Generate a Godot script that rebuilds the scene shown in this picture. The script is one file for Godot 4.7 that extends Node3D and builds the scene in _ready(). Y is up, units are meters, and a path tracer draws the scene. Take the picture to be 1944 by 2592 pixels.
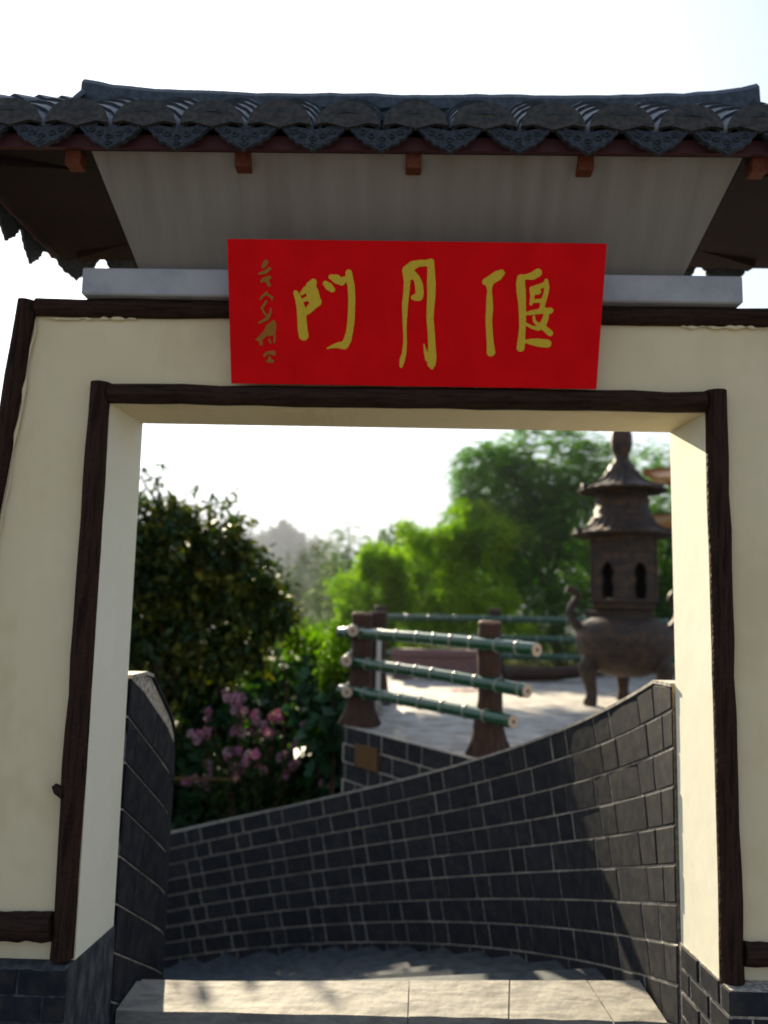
extends Node3D
# A small tiled gateway with a red name board; brick-walled winding stairs, terrace with bamboo rails, incense burner and trees behind it.
# y = 0 is near the sill of the gate, the gate's front is z = 0, the garden lies towards -z.

const EYE := Vector3(-0.012, 1.46, 3.091)
const ARC := Vector2(-4.9, -0.2)      # plan centre of the winding stairs (x, z)
const R_OUT := 6.0
const R_IN := 3.88
const FALL := 0.0325                  # fall of the stairs, metres per degree
var M := {}
var rng := RandomNumberGenerator.new()
var used := {}

func _ready():
	rng.seed = 20260
	# ---------- camera, sky, sun, exposure
	var cam := Camera3D.new()
	cam.name = "camera"
	add_child(cam)
	cam.position = EYE
	cam.basis = Basis(Vector3.UP, 0.0198) * Basis(Vector3.RIGHT, 0.1241) * Basis(Vector3.BACK, 0.0212)
	var attr := CameraAttributesPhysical.new()
	attr.frustum_focal_length = 19.42
	attr.frustum_focus_distance = 2.5
	attr.frustum_near = 0.05
	attr.frustum_far = 900.0
	attr.exposure_aperture = 1.1
	cam.attributes = attr
	cam.fov = 63.43
	cam.far = 900.0
	cam.current = true
	var sun := DirectionalLight3D.new()
	sun.name = "sun"
	add_child(sun)
	var ray := Vector3(0.27, -0.46, 1.0).normalized()
	sun.look_at_from_position(Vector3.ZERO, ray, Vector3.UP)
	sun.light_energy = 1.6
	sun.light_color = Color(1.0, 0.93, 0.80)
	sun.light_angular_distance = 0.53
	sun.shadow_enabled = true
	var env := Environment.new()
	env.background_mode = Environment.BG_SKY
	env.tonemap_mode = Environment.TONE_MAPPER_LINEAR
	env.tonemap_exposure = 3.0
	env.sdfgi_enabled = true
	env.ssao_enabled = true
	env.ssil_enabled = true
	env.volumetric_fog_enabled = true
	env.volumetric_fog_density = 0.0
	var sky := Sky.new()
	var pan := PanoramaSkyMaterial.new()
	pan.panorama = sky_picture(-ray)
	sky.sky_material = pan
	env.sky = sky
	var we := WorldEnvironment.new()
	we.name = "world_environment"
	we.environment = env
	add_child(we)
	materials()
	# ---------- setting
	ground()
	terrace()
	gateway()
	stairs()
	side_walls()
	terrace_wall()
	pavilion()
	trees()
	# ---------- objects
	plaque()
	fences()
	burner()
	small_things()
	flowering_bush()
	vines()
	haze()

func sky_picture(s: Vector3) -> ImageTexture:
	var w := 512
	var h := 256
	var im := Image.create(w, h, false, Image.FORMAT_RGBF)
	for j in h:
		var e := (0.5 - (j + 0.5) / h) * PI
		for i in w:
			var a := (i + 0.5) / w * TAU
			var d := Vector3(sin(a) * cos(e), sin(e), -cos(a) * cos(e))
			var g := rad_to_deg(acos(clampf(d.dot(s), -1.0, 1.0)))
			var c: Vector3
			if e < 0.0:
				c = Vector3(0.10, 0.10, 0.085)
			else:
				c = Vector3(0.215, 0.232, 0.25).lerp(Vector3(0.092, 0.128, 0.195), 1.0 - exp(-e * 2.6))
				c += Vector3(1.0, 0.95, 0.86) * 0.55 * exp(-g / 14.0) + Vector3(0.96, 1.0, 1.02) * 0.345 * exp(-pow(g / 38.0, 2.0))
			im.set_pixel(i, j, Color(c.x, c.y, c.z))
	return ImageTexture.create_from_image(im)

# ================================================================ materials
func lin(r: float, g: float, b: float) -> Color:
	return Color(r, g, b).linear_to_srgb()

func noise(sd: int, freq: float, oct := 4, kind := FastNoiseLite.TYPE_SIMPLEX_SMOOTH) -> FastNoiseLite:
	var n := FastNoiseLite.new()
	n.seed = sd
	n.frequency = freq
	n.noise_type = kind
	n.fractal_octaves = oct
	return n

func picture(sd: int, freq: float, cols: Array, size := 512, oct := 5, stretch := Vector2.ONE, streak := 0.0) -> ImageTexture:
	# tone of a surface: noise through a ramp of (linear) colours; a coarse and a fine layer
	var n := noise(sd, freq, oct)
	var f := noise(sd + 77, freq * 9.0, 2)
	var im := Image.create(size, size, false, Image.FORMAT_RGB8)
	for j in size:
		for i in size:
			var x := i / float(size)
			var y := j / float(size)
			var v := 0.0   # a torus walk would cost more; blend across the seam instead
			var bx := smoothstep(0.85, 1.0, x)
			var by := smoothstep(0.85, 1.0, y)
			v = n.get_noise_2d(x * stretch.x * 512, y * stretch.y * 512) * (1 - bx) * (1 - by)
			if bx > 0: v += n.get_noise_2d((x - 1) * stretch.x * 512, y * stretch.y * 512) * bx * (1 - by)
			if by > 0: v += n.get_noise_2d(x * stretch.x * 512, (y - 1) * stretch.y * 512) * by * (1 - bx)
			if bx > 0 and by > 0: v += n.get_noise_2d((x - 1) * stretch.x * 512, (y - 1) * stretch.y * 512) * bx * by
			if streak > 0.0: v += streak * (n.get_noise_2d(x * 2600.0 * (1 - bx) + (x - 1) * 2600.0 * bx, y * 90.0 * (1 - by) + (y - 1) * 90.0 * by) - .1)
			v = clampf(v * 1.15 + 0.5 + 0.22 * f.get_noise_2d(x * stretch.x * 512, y * stretch.y * 512), 0.0, 0.999) * (cols.size() - 1)
			var k := int(v)
			var c: Color = cols[k].lerp(cols[k + 1], v - k)
			im.set_pixel(i, j, c.linear_to_srgb())
	return ImageTexture.create_from_image(im)

func relief(sd: int, freq: float, oct := 5, kind := FastNoiseLite.TYPE_SIMPLEX_SMOOTH) -> NoiseTexture2D:
	var t := NoiseTexture2D.new()
	t.width = 512
	t.height = 512
	t.seamless = true
	t.noise = noise(sd, freq, oct, kind)
	return t

func mat(called: String, color: Color, rough: float, tex: Texture2D = null, scale := 1.0, bump: Texture2D = null, bump_cm := 0.0, bump_scale := 0.0) -> StandardMaterial3D:
	var m := StandardMaterial3D.new()
	m.resource_name = called
	m.albedo_color = color if tex == null else Color.WHITE
	m.roughness = rough
	m.metallic_specular = 0.4
	if tex:
		m.albedo_texture = tex
	if tex or bump:
		m.uv1_triplanar = true
		m.uv1_world_triplanar = true
		m.uv1_scale = Vector3.ONE * scale
	if bump:
		m.heightmap_enabled = true
		m.heightmap_texture = bump
		m.heightmap_scale = bump_cm
	M[called] = m
	return m

func C(r: float, g: float, b: float) -> Color:
	return Color(r, g, b)

func materials():
	var fine := relief(3, 0.03, 5)
	var rough := relief(9, 0.012, 6)
	mat("plaster", C(1, 1, 1), 0.85, picture(11, 0.006, [C(.70, .595, .37), C(.76, .655, .42), C(.75, .655, .43), C(.785, .685, .46)], 1024, 5, Vector2.ONE, .35), 0.30, fine, 0.10)
	mat("bounce_plaster", C(1, 1, 1), 0.8, picture(61, 0.006, [C(.76, .74, .59), C(.80, .78, .64), C(.79, .77, .62), C(.82, .80, .67)]), 0.45, fine, 0.08)  # paler copy of the wall plaster, sky bounce on the jambs put into its colour
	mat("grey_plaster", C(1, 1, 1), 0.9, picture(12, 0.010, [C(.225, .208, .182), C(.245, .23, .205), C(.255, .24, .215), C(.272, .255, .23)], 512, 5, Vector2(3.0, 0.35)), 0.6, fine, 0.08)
	mat("pale_cement", C(1, 1, 1), 0.8, picture(13, 0.010, [C(.33, .345, .38), C(.39, .405, .435), C(.43, .445, .47)]), 0.8, fine, 0.08)
	var dark_log := mat("dark_log", C(1, 1, 1), 0.75, picture(14, 0.02, [C(.014, .009, .007), C(.028, .016, .012), C(.048, .026, .018), C(.026, .016, .013)], 512, 5, Vector2(4.0, 0.25)), 1.3, relief(15, 0.05, 4), 0.5)
	dark_log.metallic_specular = 0.18
	var log_x: StandardMaterial3D = dark_log.duplicate()
	log_x.albedo_texture = picture(14, 0.02, [C(.016, .010, .008), C(.030, .017, .013), C(.048, .027, .019), C(.028, .018, .015)], 512, 5, Vector2(0.25, 4.0))
	M["dark_log_x"] = log_x
	for k in 6:
		var t := 1.15 + (k - 2.5) * 0.055
		mat("brick_%d" % k, C(1, 1, 1), 0.72, picture(20 + k, 0.012, [C(.015 * t, .017 * t, .023 * t), C(.020 * t, .0215 * t, .027 * t), C(.025 * t, .026 * t, .029 * t), C(.035 * t, .034 * t, .033 * t)], 256), 1.6, rough, 0.12).metallic_specular = 0.2
	mat("mortar", C(1, 1, 1), 0.95, picture(26, 0.03, [C(.22, .195, .165), C(.38, .34, .29), C(.52, .48, .41)], 256), 2.0, fine, 0.3)
	mat("cap_cement", C(1, 1, 1), 0.9, picture(27, 0.02, [C(.22, .21, .19), C(.34, .32, .28), C(.42, .40, .35)], 256), 1.5, fine, 0.2)
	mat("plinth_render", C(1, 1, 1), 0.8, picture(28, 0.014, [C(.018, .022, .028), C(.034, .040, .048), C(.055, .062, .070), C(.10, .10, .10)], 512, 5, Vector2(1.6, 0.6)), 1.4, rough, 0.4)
	for k in 3:
		mat("tile_%d" % k, C(1, 1, 1), 0.55, picture(30 + k, 0.02, [C(.026, .038, .052), C(.040, .056, .076), C(.056, .074, .094)], 256), 2.5, fine, 0.15)
	mat("tile_face", C(1, 1, 1), 0.7, picture(34, 0.02, [C(.030, .031, .031), C(.046, .045, .043), C(.064, .060, .054)], 256), 3.0, fine, 0.4)
	mat("drip_face", C(1, 1, 1), 0.6, picture(35, 0.025, [C(.015, .021, .030), C(.028, .036, .048), C(.046, .055, .066)], 256), 4.0, fine, 0.5)
	mat("eave_board", lin(.075, .026, .034), 0.7)
	mat("soffit", C(1, 1, 1), 0.8, picture(36, 0.02, [C(.007, .003, .0035), C(.011, .004, .004), C(.015, .005, .005)], 256), 1.2)
	mat("rafter", C(1, 1, 1), 0.65, picture(37, 0.03, [C(.10, .026, .011), C(.16, .040, .015)], 256), 3.0)
	mat("sign_red", C(1, 1, 1), 0.6, picture(38, 0.010, [C(.70, .004, .007), C(.75, .005, .008), C(.80, .006, .010)], 256), 1.0).metallic_specular = 0.15
	mat("gold", C(1, 1, 1), 0.45, picture(39, 0.05, [C(.62, .43, .026), C(.72, .51, .036)], 256), 3.0)
	mat("old_gold", C(1, 1, 1), 0.5, picture(40, 0.08, [C(.30, .08, .012), C(.40, .20, .016)], 256), 6.0)
	mat("slate", C(1, 1, 1), 0.72, picture(41, 0.012, [C(.165, .158, .142), C(.225, .215, .19), C(.265, .25, .22), C(.195, .192, .178)], 512, 5, Vector2(0.6, 2.0)), 1.0, relief(42, 0.008, 6, FastNoiseLite.TYPE_PERLIN), 1.4).metallic_specular = 0.25
	mat("tread_stone", C(1, 1, 1), 0.75, picture(43, 0.015, [C(.026, .035, .043), C(.044, .056, .066), C(.060, .070, .078)]), 1.0, rough, 0.3)
	mat("flagstone", C(1, 1, 1), 0.75, picture(44, 0.012, [C(.22, .20, .18), C(.29, .27, .245), C(.34, .32, .295), C(.38, .36, .33)]), 0.5, rough, 1.0)
	mat("plaza", C(1, 1, 1), 0.85, picture(45, 0.02, [C(.10, .095, .085), C(.15, .14, .125)], 256), 0.4)
	mat("earth", C(1, 1, 1), 0.95, picture(46, 0.015, [C(.035, .028, .018), C(.06, .055, .03), C(.05, .07, .025), C(.09, .085, .05)]), 0.3, rough, 2.0).metallic_specular = 0.0
	mat("path", C(1, 1, 1), 0.9, picture(47, 0.02, [C(.26, .235, .19), C(.36, .33, .28)], 256), 0.3)
	var iron := mat("iron", C(1, 1, 1), 0.62, picture(48, 0.012, [C(.030, .023, .020), C(.046, .036, .030), C(.060, .045, .035), C(.052, .040, .032), C(.12, .055, .026)]), 1.3, rough, 0.6)
	iron.metallic = 0.25
	mat("inside_dark", lin(.006, .005, .005), 0.95)  # near black, the shade inside the burner put into a colour
	mat("stump", C(1, 1, 1), 0.8, picture(49, 0.02, [C(.026, .015, .011), C(.046, .024, .017), C(.065, .034, .024)], 256, 5, Vector2(3.0, 0.4)), 1.5, rough, 1.0)
	mat("stump_top", C(1, 1, 1), 0.8, picture(50, 0.03, [C(.16, .10, .075), C(.24, .16, .12)], 256), 4.0)
	var bam := mat("bamboo", C(1, 1, 1), 0.17, picture(51, 0.02, [C(.010, .055, .026), C(.016, .075, .036), C(.022, .092, .048)], 256), 2.0)
	bam.metallic_specular = 0.6
	mat("bamboo_ring", lin(.16, .20, .17), 0.35)
	mat("bamboo_end", C(1, 1, 1), 0.6, picture(52, 0.05, [C(.36, .29, .23), C(.50, .42, .35)], 256), 8.0)
	mat("bamboo_hole", lin(.10, .07, .05), 0.9)
	mat("sign_wood", C(1, 1, 1), 0.6, picture(53, 0.02, [C(.075, .038, .010), C(.11, .055, .014), C(.13, .066, .018)], 256, 5, Vector2(0.3, 4.0)), 2.5)
	mat("pink_paint", C(1, 1, 1), 0.7, picture(54, 0.015, [C(.15, .085, .085), C(.22, .115, .115), C(.20, .12, .12)], 256), 1.2)
	mat("petal", lin(.55, .05, .16), 0.8)
	mat("white_board", lin(.62, .60, .55), 0.6)
	mat("bark", C(1, 1, 1), 0.9, picture(55, 0.02, [C(.04, .028, .02), C(.075, .052, .035), C(.10, .07, .045)], 256, 5, Vector2(3.0, 0.5)), 1.0, rough, 1.0)
	mat("red_bark", C(1, 1, 1), 0.85, picture(56, 0.02, [C(.08, .035, .022), C(.15, .06, .035)], 256), 1.0)
	mat("orange_tile", C(1, 1, 1), 0.5, picture(57, 0.03, [C(.34, .13, .03), C(.46, .19, .045)], 256), 1.5)
	mat("pavilion_red", lin(.16, .03, .02), 0.6)
	mat("pavilion_wall", lin(.40, .35, .26), 0.85)
	leaf_mat("leaf", 0.68, Color(0.85, 1.0, 0.22))
	leaf_mat("glossy_leaf", 0.46, Color(0.70, 0.74, 0.20))
	leaf_mat("far_leaf", 0.6, Color(0.5, 0.55, 0.3))
	leaf_mat("blossom", 0.7, Color(0.5, 0.3, 0.45))

func leaf_mat(called: String, rough: float, back: Color):
	var m := StandardMaterial3D.new()
	m.resource_name = called
	m.vertex_color_use_as_albedo = true
	m.roughness = rough
	m.metallic_specular = 0.22
	m.backlight_enabled = true
	m.backlight = back
	m.cull_mode = BaseMaterial3D.CULL_DISABLED
	M[called] = m

# ================================================================ helpers
func numbered(called: String) -> String:
	if not used.has(called):
		used[called] = 0
		return called
	used[called] += 1
	return "%s_%03d" % [called, used[called]]

func thing(called: String, label: String, category: String, at := Vector3.ZERO, group := "") -> Node3D:
	var o := Node3D.new()
	o.name = numbered(called)
	add_child(o)
	o.position = at
	return tag(o, label, category, group)

func tag(o: Node3D, label: String, category: String, group := "") -> Node3D:
	o.set_meta("label", label)
	o.set_meta("category", category)
	if group != "":
		o.set_meta("group", group)
	return o

func put(called: String, mesh: Mesh, m: Material, parent: Node = self) -> MeshInstance3D:
	var o := MeshInstance3D.new()
	o.mesh = mesh
	o.material_override = m
	if parent == self:
		o.name = numbered(called)
	else:
		var k := "%d/%s" % [parent.get_instance_id(), called]
		if used.has(k):
			used[k] += 1
			o.name = "%s_%03d" % [called, used[k]]
		else:
			used[k] = 0
			o.name = called
	parent.add_child(o, true)
	return o

func structure(o: Node) -> Node:
	o.set_meta("kind", "structure")
	return o

func start() -> SurfaceTool:
	var st := SurfaceTool.new()
	st.begin(Mesh.PRIMITIVE_TRIANGLES)
	st.set_smooth_group(-1)
	return st

func done(st: SurfaceTool) -> ArrayMesh:
	st.generate_normals()
	return st.commit()

func tri(st: SurfaceTool, a: Vector3, b: Vector3, c: Vector3):
	st.add_vertex(a)
	st.add_vertex(b)
	st.add_vertex(c)

func quad(st: SurfaceTool, a: Vector3, b: Vector3, c: Vector3, d: Vector3):   # clockwise seen from the front
	tri(st, a, b, c)
	tri(st, a, c, d)

func hexa(st: SurfaceTool, p: Array):
	# p[0..3] bottom ring, p[4..7] top ring, both counter-clockwise seen from above
	quad(st, p[0], p[1], p[2], p[3])
	quad(st, p[7], p[6], p[5], p[4])
	for i in 4:
		var j := (i + 1) % 4
		quad(st, p[j], p[i], p[i + 4], p[j + 4])

func box(st: SurfaceTool, xf: Transform3D, size: Vector3, bev := 0.0):
	var h := size * 0.5
	if bev <= 0.0:
		var p := []
		for y in [-h.y, h.y]:
			for c in [Vector2(-h.x, h.z), Vector2(h.x, h.z), Vector2(h.x, -h.z), Vector2(-h.x, -h.z)]:
				p.append(xf * Vector3(c.x, y, c.y))
		hexa(st, p)
		return
	bev = minf(bev, minf(h.x, minf(h.y, h.z)) * 0.9)
	var at := func(s: Vector3, axis: int) -> Vector3:
		var v := Vector3(s.x * (h.x - bev), s.y * (h.y - bev), s.z * (h.z - bev))
		v[axis] = s[axis] * h[axis]
		return xf * v
	for axis in 3:
		var u := (axis + 1) % 3
		var w := (axis + 2) % 3
		for sg in [-1.0, 1.0]:
			var q := []
			for c in [Vector2(-1, -1), Vector2(-1, 1), Vector2(1, 1), Vector2(1, -1)]:
				var s := Vector3.ZERO
				s[axis] = sg
				s[u] = c.x
				s[w] = c.y
				q.append(at.call(s, axis))
			if sg > 0: quad(st, q[0], q[1], q[2], q[3])
			else: quad(st, q[3], q[2], q[1], q[0])
			# the chamfers along this axis
			for sw in [-1.0, 1.0]:
				var s0 := Vector3.ZERO
				s0[u] = sg
				s0[w] = sw
				s0[axis] = -1
				var s1 := s0
				s1[axis] = 1
				var a: Vector3 = at.call(s0, u)
				var b: Vector3 = at.call(s1, u)
				var c2: Vector3 = at.call(s1, w)
				var d: Vector3 = at.call(s0, w)
				if sg * sw > 0: quad(st, a, d, c2, b)
				else: quad(st, a, b, c2, d)
	for sx in [-1.0, 1.0]:
		for sy in [-1.0, 1.0]:
			for sz in [-1.0, 1.0]:
				var s := Vector3(sx, sy, sz)
				if sx * sy * sz > 0: tri(st, at.call(s, 0), at.call(s, 2), at.call(s, 1))
				else: tri(st, at.call(s, 0), at.call(s, 1), at.call(s, 2))

func boxed(size: Vector3, at := Vector3.ZERO, bev := 0.0, b := Basis.IDENTITY) -> ArrayMesh:
	var st := start()
	box(st, Transform3D(b, at), size, bev)
	return done(st)

func tube(st: SurfaceTool, pts: Array, radii: Array, sides := 10, caps := true, lump := 0.0, flat := Vector2.ONE):
	var n := pts.size()
	var rings := []
	var t0: Vector3 = (pts[1] - pts[0]).normalized()
	var side := t0.cross(Vector3.UP if absf(t0.y) < 0.9 else Vector3.RIGHT).normalized()
	for i in n:
		var t: Vector3 = (pts[mini(i + 1, n - 1)] - pts[maxi(i - 1, 0)]).normalized()
		side = (side - t * side.dot(t)).normalized()
		var up := side.cross(t)
		var ring := []
		for k in sides:
			var a := TAU * k / sides
			var r: float = radii[i] * (1.0 + (rng.randf_range(-lump, lump) if lump > 0.0 else 0.0))
			ring.append(pts[i] + side * cos(a) * r * flat.x + up * sin(a) * r * flat.y)
		rings.append(ring)
	st.set_smooth_group(1)
	for i in n - 1:
		for k in sides:
			var j := (k + 1) % sides
			quad(st, rings[i][k], rings[i][j], rings[i + 1][j], rings[i + 1][k])
	st.set_smooth_group(-1)
	if caps:
		for k in range(1, sides - 1):
			tri(st, rings[0][0], rings[0][k + 1], rings[0][k])
			tri(st, rings[n - 1][0], rings[n - 1][k], rings[n - 1][k + 1])

func lathe(st: SurfaceTool, prof: Array, sides: int, at := Vector3.ZERO, turn := 0.0, smooth := true, wave := 0.0, wave_from := 0.0):
	# prof: Vector2(radius, height); wave: flutes on rings wider than wave_from
	st.set_smooth_group(1 if smooth else -1)
	for i in prof.size() - 1:
		for k in sides:
			var q := []
			for c in [[i, k], [i + 1, k], [i + 1, k + 1], [i, k + 1]]:
				var p: Vector2 = prof[c[0]]
				var a: float = TAU * (c[1] % sides) / sides + turn
				var r := p.x
				if wave > 0.0 and p.x > wave_from: r *= 1.0 + wave * (1 if c[1] % 2 == 0 else -1)
				q.append(at + Vector3(sin(a) * r, p.y, cos(a) * r))
			if prof[i].x < 1e-5: tri(st, q[0], q[1], q[2])
			elif prof[i + 1].x < 1e-5: tri(st, q[0], q[1], q[3])
			else: quad(st, q[0], q[1], q[2], q[3])
	st.set_smooth_group(-1)

# a plate cut to an outline (x, y), between z0 and z1
func plate(st: SurfaceTool, outline: PackedVector2Array, z0: float, z1: float, xf := Transform3D.IDENTITY):
	var ids := Geometry2D.triangulate_polygon(outline)
	for i in range(0, ids.size(), 3):
		var a := outline[ids[i]]
		var b := outline[ids[i + 1]]
		var c := outline[ids[i + 2]]
		if (b - a).cross(c - a) > 0.0:
			var s := b
			b = c
			c = s
		tri(st, xf * Vector3(a.x, a.y, z1), xf * Vector3(b.x, b.y, z1), xf * Vector3(c.x, c.y, z1))
		tri(st, xf * Vector3(a.x, a.y, z0), xf * Vector3(c.x, c.y, z0), xf * Vector3(b.x, b.y, z0))
	var flip := Geometry2D.is_polygon_clockwise(outline)
	for i in outline.size():
		var a := outline[i]
		var b := outline[(i + 1) % outline.size()]
		if flip: quad(st, xf * Vector3(a.x, a.y, z0), xf * Vector3(a.x, a.y, z1), xf * Vector3(b.x, b.y, z1), xf * Vector3(b.x, b.y, z0))
		else: quad(st, xf * Vector3(b.x, b.y, z0), xf * Vector3(b.x, b.y, z1), xf * Vector3(a.x, a.y, z1), xf * Vector3(a.x, a.y, z0))

# a brick whose face has the corners f (bottom left, bottom right, top right, top left seen from its front), n outwards
func brick(f: Array, n: Vector3, deep := 0.05, bev := 0.006) -> ArrayMesh:
	var st := start()
	var mid: Vector3 = (f[0] + f[1] + f[2] + f[3]) * 0.25
	var o := []
	var b := []
	var inner := []
	var out := rng.randf_range(-0.0015, 0.0025)
	for p in f:
		o.append(p + n * (out - bev * 0.6))
		b.append(p - n * deep)
		var to: Vector3 = mid - p
		inner.append(p + n * out + to.normalized() * bev * 1.3 + (f[1] - f[0]).normalized() * rng.randf_range(-0.0015, 0.0015))
	quad(st, inner[3], inner[2], inner[1], inner[0])
	for i in 4:
		var j := (i + 1) % 4
		quad(st, inner[i], inner[j], o[j], o[i])
		quad(st, o[i], o[j], b[j], b[i])
	return done(st)

# ================================================================ ground and terrace
func smooth01(a: float, b: float, x: float) -> float:
	return smoothstep(a, b, x)

func land(x: float, z: float) -> float:
	if z > -0.42:
		return -0.26
	var d := Vector2(x, z) - ARC
	var phi := rad_to_deg(atan2(-d.y, d.x))
	var r := d.length()
	var path_y := -0.1 - 0.15 - FALL * clampf(phi - 5.7, 0.0, 80.0)
	var h := path_y - 0.55
	if r < R_IN - 0.3:
		h = path_y + 0.15
	if r > R_OUT + 0.2:
		h = lerpf(-1.35, -0.7, smooth01(-1.0, 2.5, x))
		h = lerpf(h, 0.25, smooth01(-9.0, -16.0, z))
		if phi > 48.0 and z > -12.0: h = minf(h, lerpf(-1.35, -0.6, smooth01(-7.0, -12.0, z)))
	h = lerpf(h, 0.30, smooth01(-12.0, -19.0, z))
	if z < -24.0:
		h += 0.004 * (-z - 24.0)
	if x < -8.0 and z < -0.42: h = lerpf(h, -0.2, smooth01(-8.0, -11.0, x))
	return h

func ground():
	var st := start()
	st.set_smooth_group(1)
	var xs := []
	var zs := []
	var x := -14.0
	while x <= 14.01:
		xs.append(x)
		x += 0.5
	for e in [-22.0, -40.0, -90.0, -140.0, -200.0]: xs.push_front(e)
	for e in [22.0, 40.0, 90.0, 140.0, 200.0]: xs.append(e)
	for e in [200.0, 100.0, 60.0, 20.0, 8.0, 4.0, 2.0, 1.0, 0.0, -0.41, -0.43]: zs.append(e)
	var z := -1.0
	while z > -26.01:
		zs.append(z)
		z -= 0.5
	for e in [-30.0, -40.0, -60.0, -90.0, -130.0, -200.0]: zs.append(e)
	for j in zs.size() - 1:
		if zs[j + 1] >= -0.42: continue
		for i in xs.size() - 1:
			var p := []
			for c in [[i, j], [i, j + 1], [i + 1, j + 1], [i + 1, j]]:
				p.append(Vector3(xs[c[0]], land(xs[c[0]], zs[c[1]]), zs[c[1]]))
			quad(st, p[0], p[1], p[2], p[3])
	structure(put("ground", done(st), M.earth))
	var s2 := start()
	quad(s2, Vector3(-200, -0.26, 200), Vector3(-200, -0.26, -0.41), Vector3(200, -0.26, -0.41), Vector3(200, -0.26, 200))
	structure(put("forecourt_pavement", done(s2), M.plaza))
	# the path that leads away between the trees
	var s3 := start()
	var way := [Vector3(-1.2, 0, -15), Vector3(-3.2, 0, -22), Vector3(-5.6, 0, -34), Vector3(-8.4, 0, -48), Vector3(-9.5, 0, -64), Vector3(-7.0, 0, -90)]
	for i in way.size() - 1:
		for k in 6:
			var a: Vector3 = way[i].lerp(way[i + 1], k / 6.0)
			var b: Vector3 = way[i].lerp(way[i + 1], (k + 1) / 6.0)
			var w := Vector3(1.5, 0, 0.3)
			var q := []
			for p in [a - w, b - w, b + w, a + w]:
				q.append(Vector3(p.x, land(p.x, p.z) + 0.03, p.z))
			quad(s3, q[0], q[1], q[2], q[3])
	structure(put("path", done(s3), M.path))

func terrace_y(z: float) -> float:
	return 0.42 + 0.025 * (-z - 3.2)

func on_arc(r: float, deg: float, y := 0.0) -> Vector3:
	var a := deg_to_rad(deg)
	return Vector3(ARC.x + r * cos(a), y, ARC.y - r * sin(a))

func terrace():
	# paved with flags; its front edge follows the stair wall, then runs straight to the first fence post
	var edge := PackedVector2Array()
	for k in 15:
		var p := on_arc(R_OUT + 0.2, 1.0 + 2.0 * k)
		edge.append(Vector2(p.x, p.z))
	var b := on_arc(R_OUT + 0.22, 44.6)
	edge.append(Vector2(b.x, b.z))
	edge.append(Vector2(-0.62, -10.6))
	edge.append(Vector2(14.0, -10.6))
	edge.append(Vector2(14.0, -0.45))
	var st := start()
	var ids := Geometry2D.triangulate_polygon(edge)
	for i in range(0, ids.size(), 3):
		var t := []
		for k in 3:
			var p := edge[ids[i + k]]
			t.append(Vector3(p.x, terrace_y(p.y), p.y))
		if (t[1] - t[0]).cross(t[2] - t[0]).y > 0: tri(st, t[0], t[2], t[1])
		else: tri(st, t[0], t[1], t[2])
	for i in edge.size():
		var p := edge[i]
		var q := edge[(i + 1) % edge.size()]
		quad(st, Vector3(p.x, terrace_y(p.y), p.y), Vector3(q.x, terrace_y(q.y), q.y), Vector3(q.x, -1.9, q.y), Vector3(p.x, -1.9, p.y))
	structure(put("terrace_pavement", done(st), M.flagstone))

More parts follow.
